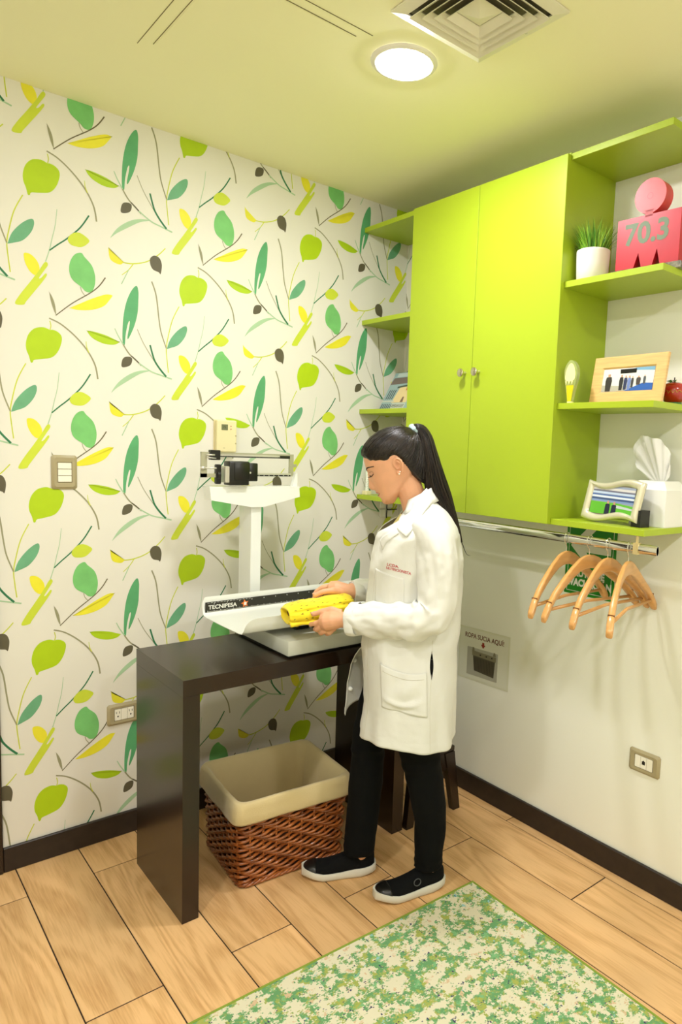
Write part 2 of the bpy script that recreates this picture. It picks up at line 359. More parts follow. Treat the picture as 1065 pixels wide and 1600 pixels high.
# ---------------- lime cabinet and shelves on the right wall ----------------
SZ = [1.262, 1.65, 2.045, 2.447]   # undersides, 20 mm thick
TH = .02
cab = thing('wall_cabinet', 'tall lime green two-door wall cabinet between the open shelves', 'cabinet', (-.125, -.74, 1.262))
MB().box(-.255, -.0008, -1.126, -1.106, 1.262, 2.470).build('side_panel', M_lime, cab, True)
MB().box(-.255, -.0008, -.365, -.345, 1.262, 2.470).build('side_panel', M_lime, cab, True)
MB().box(-.255, -.0008, -1.106, -.365, 2.450, 2.470).build('top_panel', M_lime, cab, True)
MB().box(-.255, -.0008, -1.106, -.365, 1.262, 1.282).build('bottom_panel', M_lime, cab, True)
MB().box(-.008, -.0008, -1.106, -.365, 1.282, 2.450).build('back_panel', M_lime, cab, True)
for a, b, ky in ((-.733, -.362, -.700), (-1.128, -.7355, -.772)):
    d = MB().box(-.274, -.256, a, b, 1.264, 2.462, .001).build('door', M_lime, cab, True)
    MB().lathe([(.0, 0), (.0075, 0), (.0065, .004), (.005, .012), (.006, .017), (.0135, .020), (.0155, .023), (.0155, .027), (.012, .0295), (0, .030)], (-.2745, ky, 1.79), 20, M=Matrix.Rotation(-PI/2, 4, 'Y')).build('knob', mat('satin nickel', (205, 200, 180), .22, metal=1), d, True, smooth=True, angle=40)
ends = [('wide lime shelf to the right of the cabinet, topmost, above the grass pot', -1.126, -1.483), ('narrow lime shelf left of the cabinet in the corner, topmost', -.345, -.0012)]
names = ['lowest', 'second from the bottom', 'third from the bottom', 'topmost']
RL = ['lime shelf right of the cabinet holding the wavy silver frame and tissue box', 'lime shelf right of the cabinet holding the wooden photo frame and apple',
      'lime shelf right of the cabinet holding the grass pot and red trophy', 'lime shelf right of the cabinet, topmost and empty']
LLb = ['lime corner shelf left of the cabinet, lowest, with the white candle', 'lime corner shelf left of the cabinet holding the illustrated book',
       'lime corner shelf left of the cabinet, empty, above the book', 'lime corner shelf left of the cabinet, topmost, near the ceiling']
for z, r, l in zip(SZ, RL, LLb):
    tag(MB().box(-.254, -.0008, -1.483, -1.1265, z, z+TH, .0008).build('wall_shelf', M_lime), r, 'shelf', 'open shelves right of the cabinet')
    tag(MB().box(-.254, -.0008, -.3445, -.0012, z, z+TH, .0008).build('wall_shelf', M_lime), l, 'shelf', 'corner shelves left of the cabinet')
# clothes rail
rail = thing('clothes_rail', 'chrome oval clothes rail hung under the lime cabinet', 'rail', (-.25, -.95, 1.262))
XR, ZR = -.25, 1.222
rg = lambda y, s=1: [(XR+.0075*s*math.cos(a), y, ZR+.0015+.0155*s*math.sin(a)) for a in [2*PI*k/20 for k in range(20)]]
MB().loft([rg(-.37), rg(-1.53), rg(-1.53, .86), rg(-1.50, .86)], True, True, False).build('rail', M_chrome, rail, True, smooth=True, angle=50)
MB().add(rg(-1.505, .88), [tuple(range(20))]).build('end_plug', M_blackp, rail, True)
for y in (-.5, -1.46):
    MB().box(XR-.0012, XR+.0012, y-.004, y+.004, ZR+.016, 1.2618).loft([[(XR+s*.010, y-.008, ZR-.0165), (XR+s*.0095, y+.008, ZR-.0165), (XR+s*.0095, y+.008, ZR+.0185), (XR+s*.0095, y-.008, ZR+.0185)] for s in (-1, 1)]).build('bracket', mat('brass', (226, 206, 150), .3, metal=.6), rail, True)

# hangers
M_hang = mat('varnished beech', (214, 158, 92), .3, coat=.4, var=.10, vscale=10, stretch=(1, 8, 8))
def hanger(y, th, label, g='wooden hangers on the rail'):
    t = thing('coat_hanger', label, 'hanger', (XR, y, ZR+.0175), th, g)
    W = .242; zb = -.060
    # hook: goes round the rail top then down to the wood (local x across)
    pts = []
    for a in range(-40, 221, 20): pts.append((0.0+.0165*math.cos(math.radians(a)), 0, -.0165+.0190*math.sin(math.radians(a))+.0008))
    pts += [(-.012, 0, -.031), (-.002, 0, -.040), (0, 0, -.052), (0, 0, -.075)]
    pts = [(x, 0, z) for x, _, z in pts]
    MB().tube(cr(pts, 2), .0016, 8).build('hook', M_chrome, t, smooth=True)
    # shaped shoulders: one continuous plywood body
    prof = [(-1, -.168, .0085, .016), (-.985, -.163, .0105, .026), (-.93, -.146, .011, .032), (-.865, -.128, .0105, .030), (-.85, -.127, .010, .025), (-.75, -.102, .0098, .027), (-.55, -.066, .0085, .032), (-.36, -.033, .0072, .038), (-.2, -.010, .0065, .042), (-.09, -.001, .0065, .044), (0, .001, .0065, .045)]
    prof = prof+[(-a, b, c, d) for a, b, c, d in prof[-2::-1]]
    rings = []
    for s, z, hy, hh in prof:
        x = s*(W-.002); bow = -.030*(s*s)   # shoulders sweep forward
        top = zb+z; r = min(hy, hh/2)*.6; pp = []
        for cx, cz, a0 in ((hy-r, -r, 0), (-(hy-r), -r, 90), (-(hy-r), -hh+r, 180), (hy-r, -hh+r, 270)):
            for q in (0, 45, 90):
                a = math.radians(a0+q); pp.append((x, bow+cx+r*math.cos(a), top+cz+r*math.sin(a)))
        rings.append(pp)
    MB().loft(rings).build('shoulders', M_hang, t, smooth=True, angle=50)
    MB().tube([(-W*.87, -.025, zb-.152), (0, -.005, zb-.150), (W*.87, -.025, zb-.152)], .0055, 10).build('trouser_bar', M_hang, t, smooth=True)
    mb = MB().use(mat('notch', (120, 76, 34), .7))
    for s in (-1, 1): mb.box(s*W*.862-.0012, s*W*.862+.0012, -.0325, -.0125, zb-.1335, zb-.1275)
    mb.build('notch', None, t)
    return t
hanger(-1.199, .10, 'wooden coat hanger nearest the cabinet, leftmost on the chrome rail')
hanger(-1.290, -.05, 'pale wooden coat hanger, second from left on the chrome rail')
hanger(-1.360, .083, 'wooden coat hanger, third from left on the chrome rail')
hanger(-1.434, .276, 'wooden coat hanger nearest the open rail end, turned towards the wall')

# ---------------- wall plates, thermostat, papers ----------------
def plate(mb, W, H, iw, ih, d, fr):
    R = lambda a, b, t, k=.006: [fr(-a+k, -b, t), fr(a-k, -b, t), fr(a, -b+k, t), fr(a, b-k, t), fr(a-k, b, t), fr(-a+k, b, t), fr(-a, b-k, t), fr(-a, -b+k, t)]
    mb.loft([R(W/2, H/2, .0005), R(W/2, H/2, d*.35), R(W/2-.008, H/2-.008, d), R(iw/2+.001, ih/2+.001, d*.9, .0005), R(iw/2+.001, ih/2+.001, d*.45, .0005)], True, False, True)
    return mb
frL = lambda cx, cz: (lambda x, z, t: (cx+x, -t, cz+z))      # on wallpapered wall: x right, t out
frR = lambda cy, cz: (lambda x, z, t: (-t, cy-x, cz+z))      # on right wall
def boxfr(mb, fr, x0, x1, z0, z1, t0, t1, ch=0):
    a = [fr(x0, z0, t0), fr(x1, z0, t0), fr(x1, z1, t0), fr(x0, z1, t0)]; b = [fr(x0+ch, z0+ch, t1), fr(x1-ch, z0+ch, t1), fr(x1-ch, z1-ch, t1), fr(x0+ch, z1-ch, t1)]
    return mb.loft([a, b])
f = frL(0, 0)
t = thing('light_switch', 'taupe wall plate with three ivory rocker keys on the leafy wallpaper', 'light switch', (-1.483, 0, 1.371))
plate(MB(), .080, .116, .044, .068, .010, f).build('frame', M_taupe, t, smooth=True, angle=30)
for k in range(3): boxfr(MB(), f, -.0215, .0215, -.0330+k*.0222, -.0118+k*.0222, .003, .0105 if k != 1 else .0115, .0008).build('rocker', M_ivory, t)
def sockets(t, fr, mid=False):
    plate(MB(), .118, .080, .070, .044, .010, fr).build('frame', M_taupe, t, smooth=True, angle=30)
    for k in (-1, 0, 1): boxfr(MB(), fr, k*.0228-.0112, k*.0228+.0112, -.0215, .0215, .003, .0098, .0006).build('module', M_ivory, t)
t = thing('power_outlet', 'taupe double power outlet low on the wallpaper behind the dark table', 'power outlet', (-1.291, 0, .474))
sockets(t, f)
mb = MB()
for k in (-1, 1):
    for s in (-1, 1): boxfr(mb, f, k*.0228+s*.005-.0009, k*.0228+s*.005+.0009, .0045, .0125, .0099, .0102)
    mb.add([f(k*.0228+.0026*math.cos(a), -.006+.0032*math.sin(a), .0102) for a in [2*PI*q/10 for q in range(10)]], [tuple(range(10))])
mb.build('slot', M_darkslot, t)
t = thing('data_outlet', 'taupe data outlet with one dark jack low on the plain right wall', 'data outlet', (0, -1.400, .448))
fR = frR(0, 0)
sockets(t, fR)
mb = MB(); boxfr(mb, fR, -.006, .006, -.006, .006, .0099, .0103); boxfr(mb, fR, -.0025, .0025, .006, .009, .0099, .0103); mb.build('jack', M_darkslot, t)

M_therm = mat('cream plastic', (236, 224, 176), .45)
t = thing('thermostat', 'cream rectangular wall thermostat with small grey display above the scale', 'thermostat', (-.906, 0, 1.519))
MB().box(-.044, .044, -.007, -.0006, -.066, .064, .002).build('backplate', M_therm, t)
MB().box(-.041, .041, -.029, -.007, -.062, .062, .004, 2).build('housing', M_therm, t)
boxfr(MB(), f, -.023, .003, .024, .046, .0292, .0305).build('display', mat('lcd', (112, 118, 84), .2), t)
text_mb('75', .012, lambda x, y, d: (-.011+x, -.0307, .035+y)).build('digits', M_darkslot, t)
mb = MB(); 
for z in (.040, .028): mb.prism([(-.0035, -.002), (.0035, -.002), (0, .003)] if z > .03 else [(-.0035, .002), (0, -.003), (.0035, .002)], lambda x, y, q, z=z: (.016+x, -.0292-q, z+y), .001)
mb.build('arrow_key', mat('salmon print', (196, 130, 90), .6), t)
mb = MB().box(-.015, -.008, -.0298, -.0288, -.047, -.045)
for z in (0, -.03): mb.box(.034, .040, -.0296, -.0288, z, z+.006)
mb.build('marking', mat('faint print', (190, 178, 130), .6), t)

# laminated sheet: ROPA SUCIA AQUÍ
t = thing('laminated_notice', 'laminated ROPA SUCIA AQUÍ sheet with a grey basket picture on the wall', 'notice', (0, -.610, .622))
fr = lambda x, z, t=0: (-.0008-t, -x, z+.03*x)
n = 8; mb = MB(); W, H = .149, .1165
for t_, nm, m, w_, h_ in ((.0, 'laminate', mat('laminate film', (226, 226, 200), .12, coat=.5, alpha=1), W, H), (.0005, 'sheet', mat('notice paper', (228, 228, 208), .18, coat=.6), W-.008, H-.008)):
    mb = MB(); vs = [fr(-w_+2*w_*i/n, -h_+2*h_*j/n, t_) for j in range(n+1) for i in range(n+1)]
    mb.add(vs, [(j*(n+1)+i, j*(n+1)+i+1, (j+1)*(n+1)+i+1, (j+1)*(n+1)+i) for j in range(n) for i in range(n)])
    mb.build(nm, m, t, smooth=True)
fx = lambda x, z, q=0: fr(x, z, .0008+q)
text_mb('ROPA SUCIA AQUÍ!', .029, lambda x, y, d: fx(x+.002, y+.080), bold=.0006, sx=.92).build('lettering', mat('notice brown', (110, 58, 34), .5), t)
MB().prism([(-.006, .062), (.006, .062), (.006, .052), (.013, .052), (0, .036), (-.013, .052), (-.006, .052)], lambda x, y, q: fx(x-.002, y, q), .0003).build('arrow', mat('notice red', (150, 44, 26), .5), t)
pic = MB().prism([(-.095, -.093), (.085, -.093), (.085, .03), (-.095, .03)], lambda x, y, q: fx(x, y, q), .0002).build('picture', mat('notice grey', (176, 174, 156), .3, coat=.4), t)
mb = MB().use(mat('picture basket', (82, 76, 58), .5)).prism([(-.062, .012), (.072, .008), (.066, -.078), (-.050, -.070)], lambda x, y, q: fx(x, y, .0003+q), .0002)
mb.use(mat('picture band', (130, 124, 98), .5)).prism([(-.066, .018), (.076, .014), (.075, -.008), (-.064, -.004)], lambda x, y, q: fx(x, y, .0006+q), .0002)
mb.use(M_darkslot)
for x in (-.015, .02, .052): mb.prism([(x-.004, .003), (x+.004, .003), (x+.004, .008), (x-.004, .008)], lambda x, y, q: fx(x, y, .0009+q), .0001)
mb.use(mat('picture band'  , (0, 0, 0))); 
for x in (-.058, .066): mb.prism([(x-.008, .016), (x+.008, .016), (x+.004, .032), (x-.004, .032)], lambda x, y, q: fx(x, y, .0009+q), .0001)
mb.use(mat('picture slit', (58, 52, 38), .5))
for k in range(13):
    x = -.050+k*.009; mb.prism([(x, -.068), (x+.003, -.068), (x+.003, -.012), (x, -.012)], lambda x, y, q: fx(x, y, .0006+q), .0001)
mb.build('basket_picture', None, pic)

# green evacuation sign
t = thing('evacuation_sign', 'green RUTA DE EVACUACIÓN sign with white arrow behind the coat hangers', 'sign', (0, -1.122, 1.115))
MB().box(-.003, -.0006, -.108, .108, -.133, .137).build('panel', mat('sign green', (24, 128, 20), .35), t)
fs = lambda x, z, q=0: (-.0032-q, -x, z)
mb = MB()
for x0, x1, z0, z1 in ((-.097, -.095, -.122, .126), (.095, .097, -.122, .126), (-.097, .097, -.122, -.120), (-.097, .097, .124, .126)): mb.prism([(x0, z0), (x1, z0), (x1, z1), (x0, z1)], fs, .0003)
M_signw = mat('sign white', (226, 226, 216), .4)
mb.build('border', M_signw, t)
MB().prism([(-.088, .050), (-.020, .118), (.022, .118), (-.018, .078), (.088, .078), (.088, .030), (-.018, .030), (.022, -.012), (-.020, -.012)], fs, .0004).build('arrow', M_signw, t)
text_mb('RUTA DE', .036, lambda x, y, d: fs(x, y-.052, .0004), bold=.002, sx=.9).build('lettering', M_signw, t)
text_mb('EVACUACIÓN', .036, lambda x, y, d: fs(x, y-.088, .0004), bold=.002, sx=.86).build('lettering', M_signw, t)

# small plate and cable under the lowest corner shelf
t = thing('cable_outlet', 'white wall plate with a dark cable under the lowest corner shelf', 'wall outlet', (-.082, 0, 1.212))
for x in (-.038, .002):
    for z in (-.040, .002): MB().box(x, x+.036, -.008, -.0006, z, z+.036, .002).build('module', M_white, t)
MB().tube(cr([(-.001, -.010, .05), (-.001, -.012, .02), (.0, -.012, -.002), (.02, -.012, -.006), (.06, -.012, -.004)], 5), .0025, 6).tube([(-.0, -.012, -.002), (-.002, -.012, -.045)], .0022, 6).build('cable', M_blackp, t, smooth=True)

# ---------------- things on the shelves ----------------
def z_(i): return SZ[i]+TH
# potted grass
t = thing('potted_grass', 'artificial grass in a round white pot beside the red trophy', 'plant', (-.192, -1.190, z_(2)))
M_pot = mat('white ceramic', (232, 228, 216), .5, bump=.05, bscale=30)
MB().lathe([(0, 0), (.047, 0), (.050, .003), (.0525, .05), (.054, .090), (.0535, .0965), (.051, .098), (.0485, .094), (.047, .080), (0, .079)], n=36).build('pot', M_pot, t, smooth=True, angle=60)
MB().lathe([(0, .0795), (.0465, .0795)], n=24, cap=False).add([], []).build('soil', mat('soil', (70, 60, 30), .9), t)
gr = MB().use(mat('grass mid', (118, 172, 40), .45)); gm = [mat('grass mid', (0, 0, 0)), mat('grass light', (166, 208, 70), .45), mat('grass deep', (70, 130, 28), .45)]
rnd = random.Random(3)
for k in range(420):
    gr.use(gm[rnd.choice((0, 0, 1, 2, 2))])
    a = rnd.random()*2*PI; r0 = .040*math.sqrt(rnd.random()); h = rnd.uniform(.055, .128); lean = rnd.uniform(.0, .070)*(r0/.04)+rnd.uniform(0, .014)
    d = V((math.cos(a), math.sin(a), 0)); s = V((-d.y, d.x, 0)); s.rotate(Matrix.Rotation(rnd.uniform(-1, 1), 3, 'Z')); p0 = d*r0+V((0, 0, .078)); wd = rnd.uniform(.0012, .0026); vs = []
    for q in range(5):
        u = q/4; p = p0+d*lean*u*u+V((0, 0, h*u*(1-.12*u))); p.y = max(p.y, -.074); wv = wd*(1-u**1.5)+.0001; vs += [p-s*wv, p+s*wv+d*.0004]
    gr.add(vs, [(2*i, 2*i+1, 2*i+3, 2*i+2) for i in range(4)])
o = gr.build('grass_blades', None, t, smooth=True); tag(o, kind='stuff')

# red trophy with 70.3
t = thing('race_trophy', 'red block trophy with disc on top and grey 70.3 numerals', 'trophy', (-.150, -1.376, z_(2)), .05)
M_red = mat('red enamel', (192, 16, 34), .38, var=.10, vscale=14)
M_red2 = mat('pink red enamel', (214, 66, 64), .4, var=.14, vscale=22)
ft = lambda y0: (lambda x, z, q: (-.030+q, -x, z))   # front faces -x, x to the right
MB().box(-.040, .040, -.118, .112, 0, .020, .001).build('marble_base', mat('black marble', (28, 26, 24), .2, ramp2=(170, 165, 150), vscale=60), t)
body = MB().prism([(-.105, .021), (-.043, .021), (-.028, .066), (-.016, .021), (.020, .021), (.034, .070), (.046, .021), (.105, .021), (.105, .176), (-.105, .176)], ft(0), .060)
body.build('block', M_red, t)
text_mb('70.3', .088, lambda x, y, d: (-.0306, -(x-.003), .122+y), bold=.0028, sx=1.0).build('numerals', mat('grey green print', (104, 122, 92), .5), t)
circ = [(.052*math.cos(a), .231+.052*math.sin(a)) for a in [2*PI*k/40 for k in range(40)]]
dsk = MB().prism(circ, ft(0), .045).prism([(-.013, .170), (.013, .170), (.013, .186), (.016, .190), (-.016, .190), (-.013, .186)], ft(0), .045).build('disc', M_red2, t, smooth=True, angle=40)
MB().add([(-.0303, -.010*math.cos(a)*(1-.0*k), .231+.010*math.sin(a)) for k, a in enumerate([2*PI*q/24 for q in range(24)])]+[(-.0303, -.008*math.cos(a), .231+.008*math.sin(a)) for a in [2*PI*q/24 for q in range(24)]], [(q, (q+1) % 24, (q+1) % 24+24, q+24) for q in range(24)]).build('engraved_ring', M_red, dsk)

# wooden photo frame (leaning back)
def lean(a, rz): return Matrix.Rotation(rz, 4, 'Z') @ Matrix.Rotation(a, 4, 'Y')
t = thing('photo_frame', 'pale wooden photo frame with a picture of people on blue carpet', 'photo frame', (-.185, -1.333, z_(1)), -.05)
Lm = Matrix.Rotation(.16, 4, 'Y')
def fl_(x, z, q): return tuple(Lm @ V((q, -x, z)))
W, H = .137, .156
MB().loft([[fl_(x, z, q) for x, z in ((-a, b), (a, b), (a, c), (-a, c))] for a, b, c, q in ((W, 0, H, .012), (W, 0, H, .002), (W-.004, .004, H-.004, 0), (W-.036, .036, H-.036, .0005), (W-.041, .041, H-.041, .005), (W-.041, .041, H-.041, .012))], True, True, True).build('frame', mat('pale beech', (226, 184, 120), .35, var=.12, vscale=12, stretch=(1, 1, 14), coat=.3), t, smooth=False)
ph = MB()
def ps(mb, name, c, poly, k): mb.use(mat(name, c, .35, coat=.4)).prism(poly, lambda x, z, q: fl_(x, z, .0045-k*.0003-q), .0001)
a, b0, b1 = W-.041, .041, H-.041
ps(ph, 'photo wall', (226, 228, 220), [(-a, b0), (a, b0), (a, b1), (-a, b1)], 0)
ps(ph, 'photo carpet', (36, 92, 176), [(-.01, b0), (a, b0), (a, b0+.022), (.06, b0+.024)], 1)
ps(ph, 'photo grey', (180, 176, 160), [(-a, b0), (-.01, b0), (.02, b0+.014), (-a, b0+.022)], 1)
ps(ph, 'photo sky', (120, 170, 200), [(.03, b1), (a, b1), (a, b1-.012), (.0, b1-.006)], 1)
def man(mb, x, z, h, c=(52, 48, 48), w=.010):
    ps(mb, 'photo suit %d' % c[0], c, [(x-w*.45, z), (x+w*.45, z), (x+w*.6, z+h*.62), (x+w*.45, z+h*.84), (x-w*.45, z+h*.84), (x-w*.6, z+h*.62)], 3)
    ps(mb, 'photo face', (196, 150, 120), [(x-w*.2, z+h*.84), (x+w*.2, z+h*.84), (x+w*.22, z+h), (x-w*.22, z+h)], 4)
man(ph, -.071, b0+.001, .056, w=.021); man(ph, -.022, b0+.003, .050, (36, 34, 38), .013); man(ph, -.006, b0+.004, .046, (40, 50, 90), .011); man(ph, .008, b0+.003, .046, (110, 130, 190), .011)
man(ph, .020, b0+.010, .036, (60, 60, 66), .008); man(ph, .042, b0+.018, .028, (70, 60, 60), .014); man(ph, .064, b0+.020, .028, (80, 84, 90), .008)
ph.build('photograph', None, t)
MB().box(.02, .024, -.03, .03, .0, .11).build('easel_back', M_blackp, t)

# small glass ice-cream award
t = thing('glass_award', 'small flame-shaped glass award with a yellow cone front', 'award', (-.238, -1.168, z_(1)))
M_gl = mat('award glass', (214, 226, 150), .08, trans=.55)
out = cr([(-.006, 0), (-.011, .020), (-.018, .055), (-.025, .085), (-.026, .108), (-.018, .128), (-.004, .140), (.010, .134), (.022, .118), (.026, .098), (.022, .072), (.012, .030), (.007, 0)], 3, True)
MB().prism(out, lambda x, z, q: (-.006+q, -x, z), .014).build('glass', M_gl, t, smooth=True, angle=40)
MB().prism([(-.007, .004), (.007, .004), (.015, .058), (-.015, .058)], lambda x, z, q: (-.0062-q, -x, z), .0015).build('cone', mat('award yellow', (216, 206, 24), .3), t)
MB().prism(cr([(-.018, .074), (.014, .074), (.019, .096), (.012, .120), (.0, .130), (-.012, .120), (-.020, .098)], 4, True), lambda x, z, q: (-.0062-q, -x, z), .0015).build('swirl', mat('award cream', (246, 240, 170), .3), t)
mb = MB()
for x in (-.016, -.004, .008): mb.prism([(x-.004, .072), (x+.004, .072), (x, .060)], lambda x, z, q: (-.0064-q, -x, z), .0016)
mb.build('drip', mat('award cream', (0, 0, 0)), t)
MB().lathe([(0, 0), (.011, 0), (.011, .005), (0, .006)], n=16).build('foot', mat('award cream', (0, 0, 0)), t)

# red apple ornament
t = thing('apple_ornament', 'glossy red apple ornament with gold script beside the wooden frame', 'ornament', (-.060, -1.437, z_(1)))
MB().lathe([(.004, .012), (.018, .004), (.030, .012), (.038, .030), (.040, .048), (.034, .064), (.022, .071), (.010, .069), (.003, .063)], n=32).build('apple', mat('apple red', (186, 24, 14), .12, ramp2=(150, 10, 8), vscale=12, coat=1), t, smooth=True)
MB().tube([(0, 0, .062), (.002, .002, .080), (.006, .004, .088)], .0018, 8).build('stem', mat('brown2 stem', (60, 40, 20), .5), t, smooth=True)
mb = MB()
for a in (0.3, 2.2, 3.6):
    d = V((math.cos(a), math.sin(a), 0)); s = V((-d.y, d.x, 0)); mb.add([d*.002+V((0, 0, .070)), d*.012+s*.007+V((0, 0, .080)), d*.026+V((0, 0, .076)), d*.012-s*.007+V((0, 0, .078))], [(0, 1, 2, 3)])
mb.build('leaf', mat('leaf green', (40, 140, 40), .4), t)
MB().lathe([(0, 0), (.024, 0), (.026, .008), (.016, .014), (0, .014)], n=20).build('foot', mat('apple green', (50, 110, 40), .3), t, smooth=True)
d = V((-.77, -.64, 0))
mb = MB(); pts = []
for q in range(26):
    u = q/25; a = math.atan2(-.5, -.85)+(.5-u)*-1.3; z = .040+.006*math.sin(u*26)*(1-u*.4)+u*.002; pts.append((.0405*math.cos(a), .0405*math.sin(a), z))
mb.tube(pts, .0007, 5).build('script', M_gold, t, smooth=True)

# wavy silver photo frame
t = thing('photo_frame', 'silver photo frame with wavy edges and a stadium picture', 'photo frame', (-.205, -1.318, z_(0)), -.10)
Lw = Matrix.Rotation(.20, 4, 'Y')
def fw(x, z, q): return tuple(Lw @ V((q, -x, z+.006)))
NW = 20
def wav(u): return .009*math.sin(u*2*PI)
def ring(hw, hh, q, k=1.0):
    P = []
    for i in range(NW): u = i/NW; P.append((lerp(-hw-.004*k, hw-.004*k, u), .072-hh-wav(u)*k+.000))
    for i in range(8): u = i/8; P.append((hw-.004*k+.008*k*u, lerp(.072-hh, .072+hh, u)))
    for i in range(NW): u = i/NW; P.append((lerp(hw+.004*k, -hw+.004*k, u), .072+hh+wav(1-u)*-k))
    for i in range(8): u = i/8; P.append((-hw+.004*k-.008*k*u, lerp(.072+hh, .072-hh, u)))
    return [fw(x, z, q) for x, z in P]
HW, HH = .112, .064
MB().loft([ring(HW, HH, .010), ring(HW, HH, .002), ring(HW-.003, HH-.003, -.003), ring(HW-.012, HH-.011, -.006), ring(HW-.022, HH-.018, -.002), ring(HW-.026, HH-.022, .004, .8), ring(HW-.026, HH-.022, .009, .8)]).build('frame', mat('champagne silver', (222, 216, 190), .28, metal=.35, coat=.3), t, smooth=True, angle=60)
MB().loft([ring(HW-.001, HH-.001, .0101), ring(HW-.001, HH-.001, .0125)]).build('backing', M_blackp, t)
ph = MB(); a = HW-.027; z0, z1 = .072-HH+.022, .072+HH-.022
def pw(name, c, poly, k): ph.use(mat(name, c, .35, coat=.4)).prism(poly, lambda x, z, q: fw(x, z, .0038-k*.0003-q), .0001)
pw('stadium stand', (146, 156, 178), [(-a, z0-.004), (a, z0-.004), (a, z1+.004), (-a, z1+.004)], 0)
for k, (c, zz, h) in enumerate([((208, 206, 204), .106, .008), ((110, 112, 134), .101, .005), ((190, 208, 232), .094, .006), ((70, 104, 166), .088, .004), ((214, 224, 236), .081, .006), ((60, 84, 130), .074, .006), ((120, 150, 200), .069, .004)]):
    pw('stadium row %d' % k, c, [(-a, zz), (a, zz-.004), (a, zz+h-.004), (-a, zz+h)], 1)
pw('pitch', (96, 178, 50), [(-a, z0-.004), (a, z0-.004), (a, .058), (.02, .064), (-a, .066)], 2)
pw('pitch line', (190, 200, 200), [(.0, .050), (a, .044), (a, .050), (.02, .058)], 3)
def manw(x, h):
    pw('navy suit', (30, 34, 58), [(x-.010, z0-.004), (x+.010, z0-.004), (x+.009, z0+h*.7), (x, z0+h*.8), (x-.009, z0+h*.7)], 4)
    pw('photo face', (0, 0, 0), [(x-.004, z0+h*.76), (x+.004, z0+h*.76), (x+.0035, z0+h), (x-.0035, z0+h)], 5)
manw(-.014, .040); manw(.012, .038)
ph.build('photograph', None, t)
MB().box(.0, .045, -.120, -.085, -.0015, .052).build('easel_back', M_blackp, t).matrix_basis = Matrix.Translation((.012, 0, .0015))

# tissue box
t = thing('tissue_box', 'white tissue box cover with sloping lid and a tissue pulled up', 'tissue box', (-.075, -1.418, z_(0)), 0)
M_box = mat('white lacquer', (240, 240, 234), .3, coat=.2)
c4 = lambda a, b, z: [(-a, -b, z), (a, -b, z), (a, b, z), (-a, b, z)]
MB().loft([c4(.061, .062, 0), c4(.062, .063, .003), c4(.062, .063, .118), c4(.059, .060, .122), c4(.048, .046, .144), c4(.046, .044, .146), c4(.014, .030, .146), c4(.013, .029, .142)]).build('cover', M_box, t)
mb = MB().use(mat('tissue paper', (248, 248, 246), .8, trans=.1)); NU, NV = 40, 16
edge = cr([(.078, .178), (.098, .205), (.104, .258), (.082, .286), (.050, .291), (.022, .280), (-.004, .274), (-.022, .248), (-.034, .200), (-.030, .160)], 6)
for s in (0, 1):
    vs = []
    for j in range(NV+1):
        for i in range(NU+1):
            u = i/NU; v = j/NV; e = edge[int(u*(len(edge)-1))]
            by_, bz_ = lerp(.016, -.020, u), .140
            k_ = 1 if s == 0 else .86
            y = lerp(by_, e[0]*k_, v**.9); z = lerp(bz_, bz_+(e[1]-bz_)*k_, v)
            x = -.004+s*.012+.012*math.sin(u*7+s*2+2*u*u)*v+.004*math.sin(u*19)*v*u+.006*math.sin(u*37+v*3)*v+.016*(s-.5)*v*(1-v)
            vs.append((x, y, z+.003*math.sin(u*23+s)*v))
    mb.add(vs, [(j*(NU+1)+i, j*(NU+1)+i+1, (j+1)*(NU+1)+i+1, (j+1)*(NU+1)+i) for j in range(NV) for i in range(NU)])
mb.build('tissue', None, t, smooth=True)

# illustrated book leaning on the corner shelf
t = thing('illustrated_book', 'illustrated paperback with street-scene cover leaning on the corner shelf', 'book', (-.160, -.135, z_(1)), -PI/2)
Lb = Matrix.Rotation(-.50, 4, 'X')
def fb(x, z, q): return tuple(Lb @ V((x, q, z)))
MB().prism([(-.115, 0), (.085, 0), (.085, .205), (-.115, .205)], lambda x, z, q: fb(x, z, q), .012).build('pages', mat('page edge', (226, 222, 206), .8), t)
bk = MB()
def pb(name, c, poly, k): bk.use(mat(name, c, .4, coat=.3)).prism(poly, lambda x, z, q: fb(x, z, -.0006-k*.0003-q), .0003)
pb('cover blue', (150, 176, 178), [(-.115, 0), (.085, 0), (.085, .205), (-.115, .205)], 0)
pb('cover roof', (112, 96, 92), [(-.115, .140), (.060, .145), (.060, .180), (-.105, .176)], 1)
pb('cover sky', (186, 200, 196), [(-.09, .182), (.055, .184), (.055, .202), (-.09, .202)], 1)
pb('cover cream', (230, 206, 150), [(-.045, .040), (.060, .040), (.060, .125), (-.030, .125)], 1)
pb('cover awning', (60, 78, 60), [(-.050, .118), (.060, .132), (.060, .140), (-.050, .128)], 2)
pb('cover orange', (206, 120, 70), [(.02, .105), (.05, .105), (.05, .128), (.02, .125)], 3)
pb('cover figure', (120, 90, 66), [(.015, .042), (.035, .042), (.03, .070), (.02, .070)], 3)
for k in range(7): pb('cover shadow', (52, 72, 76), [(-.108+k*.013, .004), (-.102+k*.013, .004), (-.100+k*.013, .034), (-.106+k*.013, .034)], 2)
for k in range(4): pb('cover shadow', (0, 0, 0), [(-.100+k*.014, .060), (-.094+k*.014, .060), (-.090+k*.014, .110), (-.096+k*.014, .110)], 2)
pb('cover strip', (196, 204, 190), [(-.115, .044), (-.03, .044), (-.03, .052), (-.115, .052)], 3)
pb('cover strip', (0, 0, 0), [(-.035, .006), (.060, .006), (.060, .036), (-.035, .036)], 3)
rnd = random.Random(5)
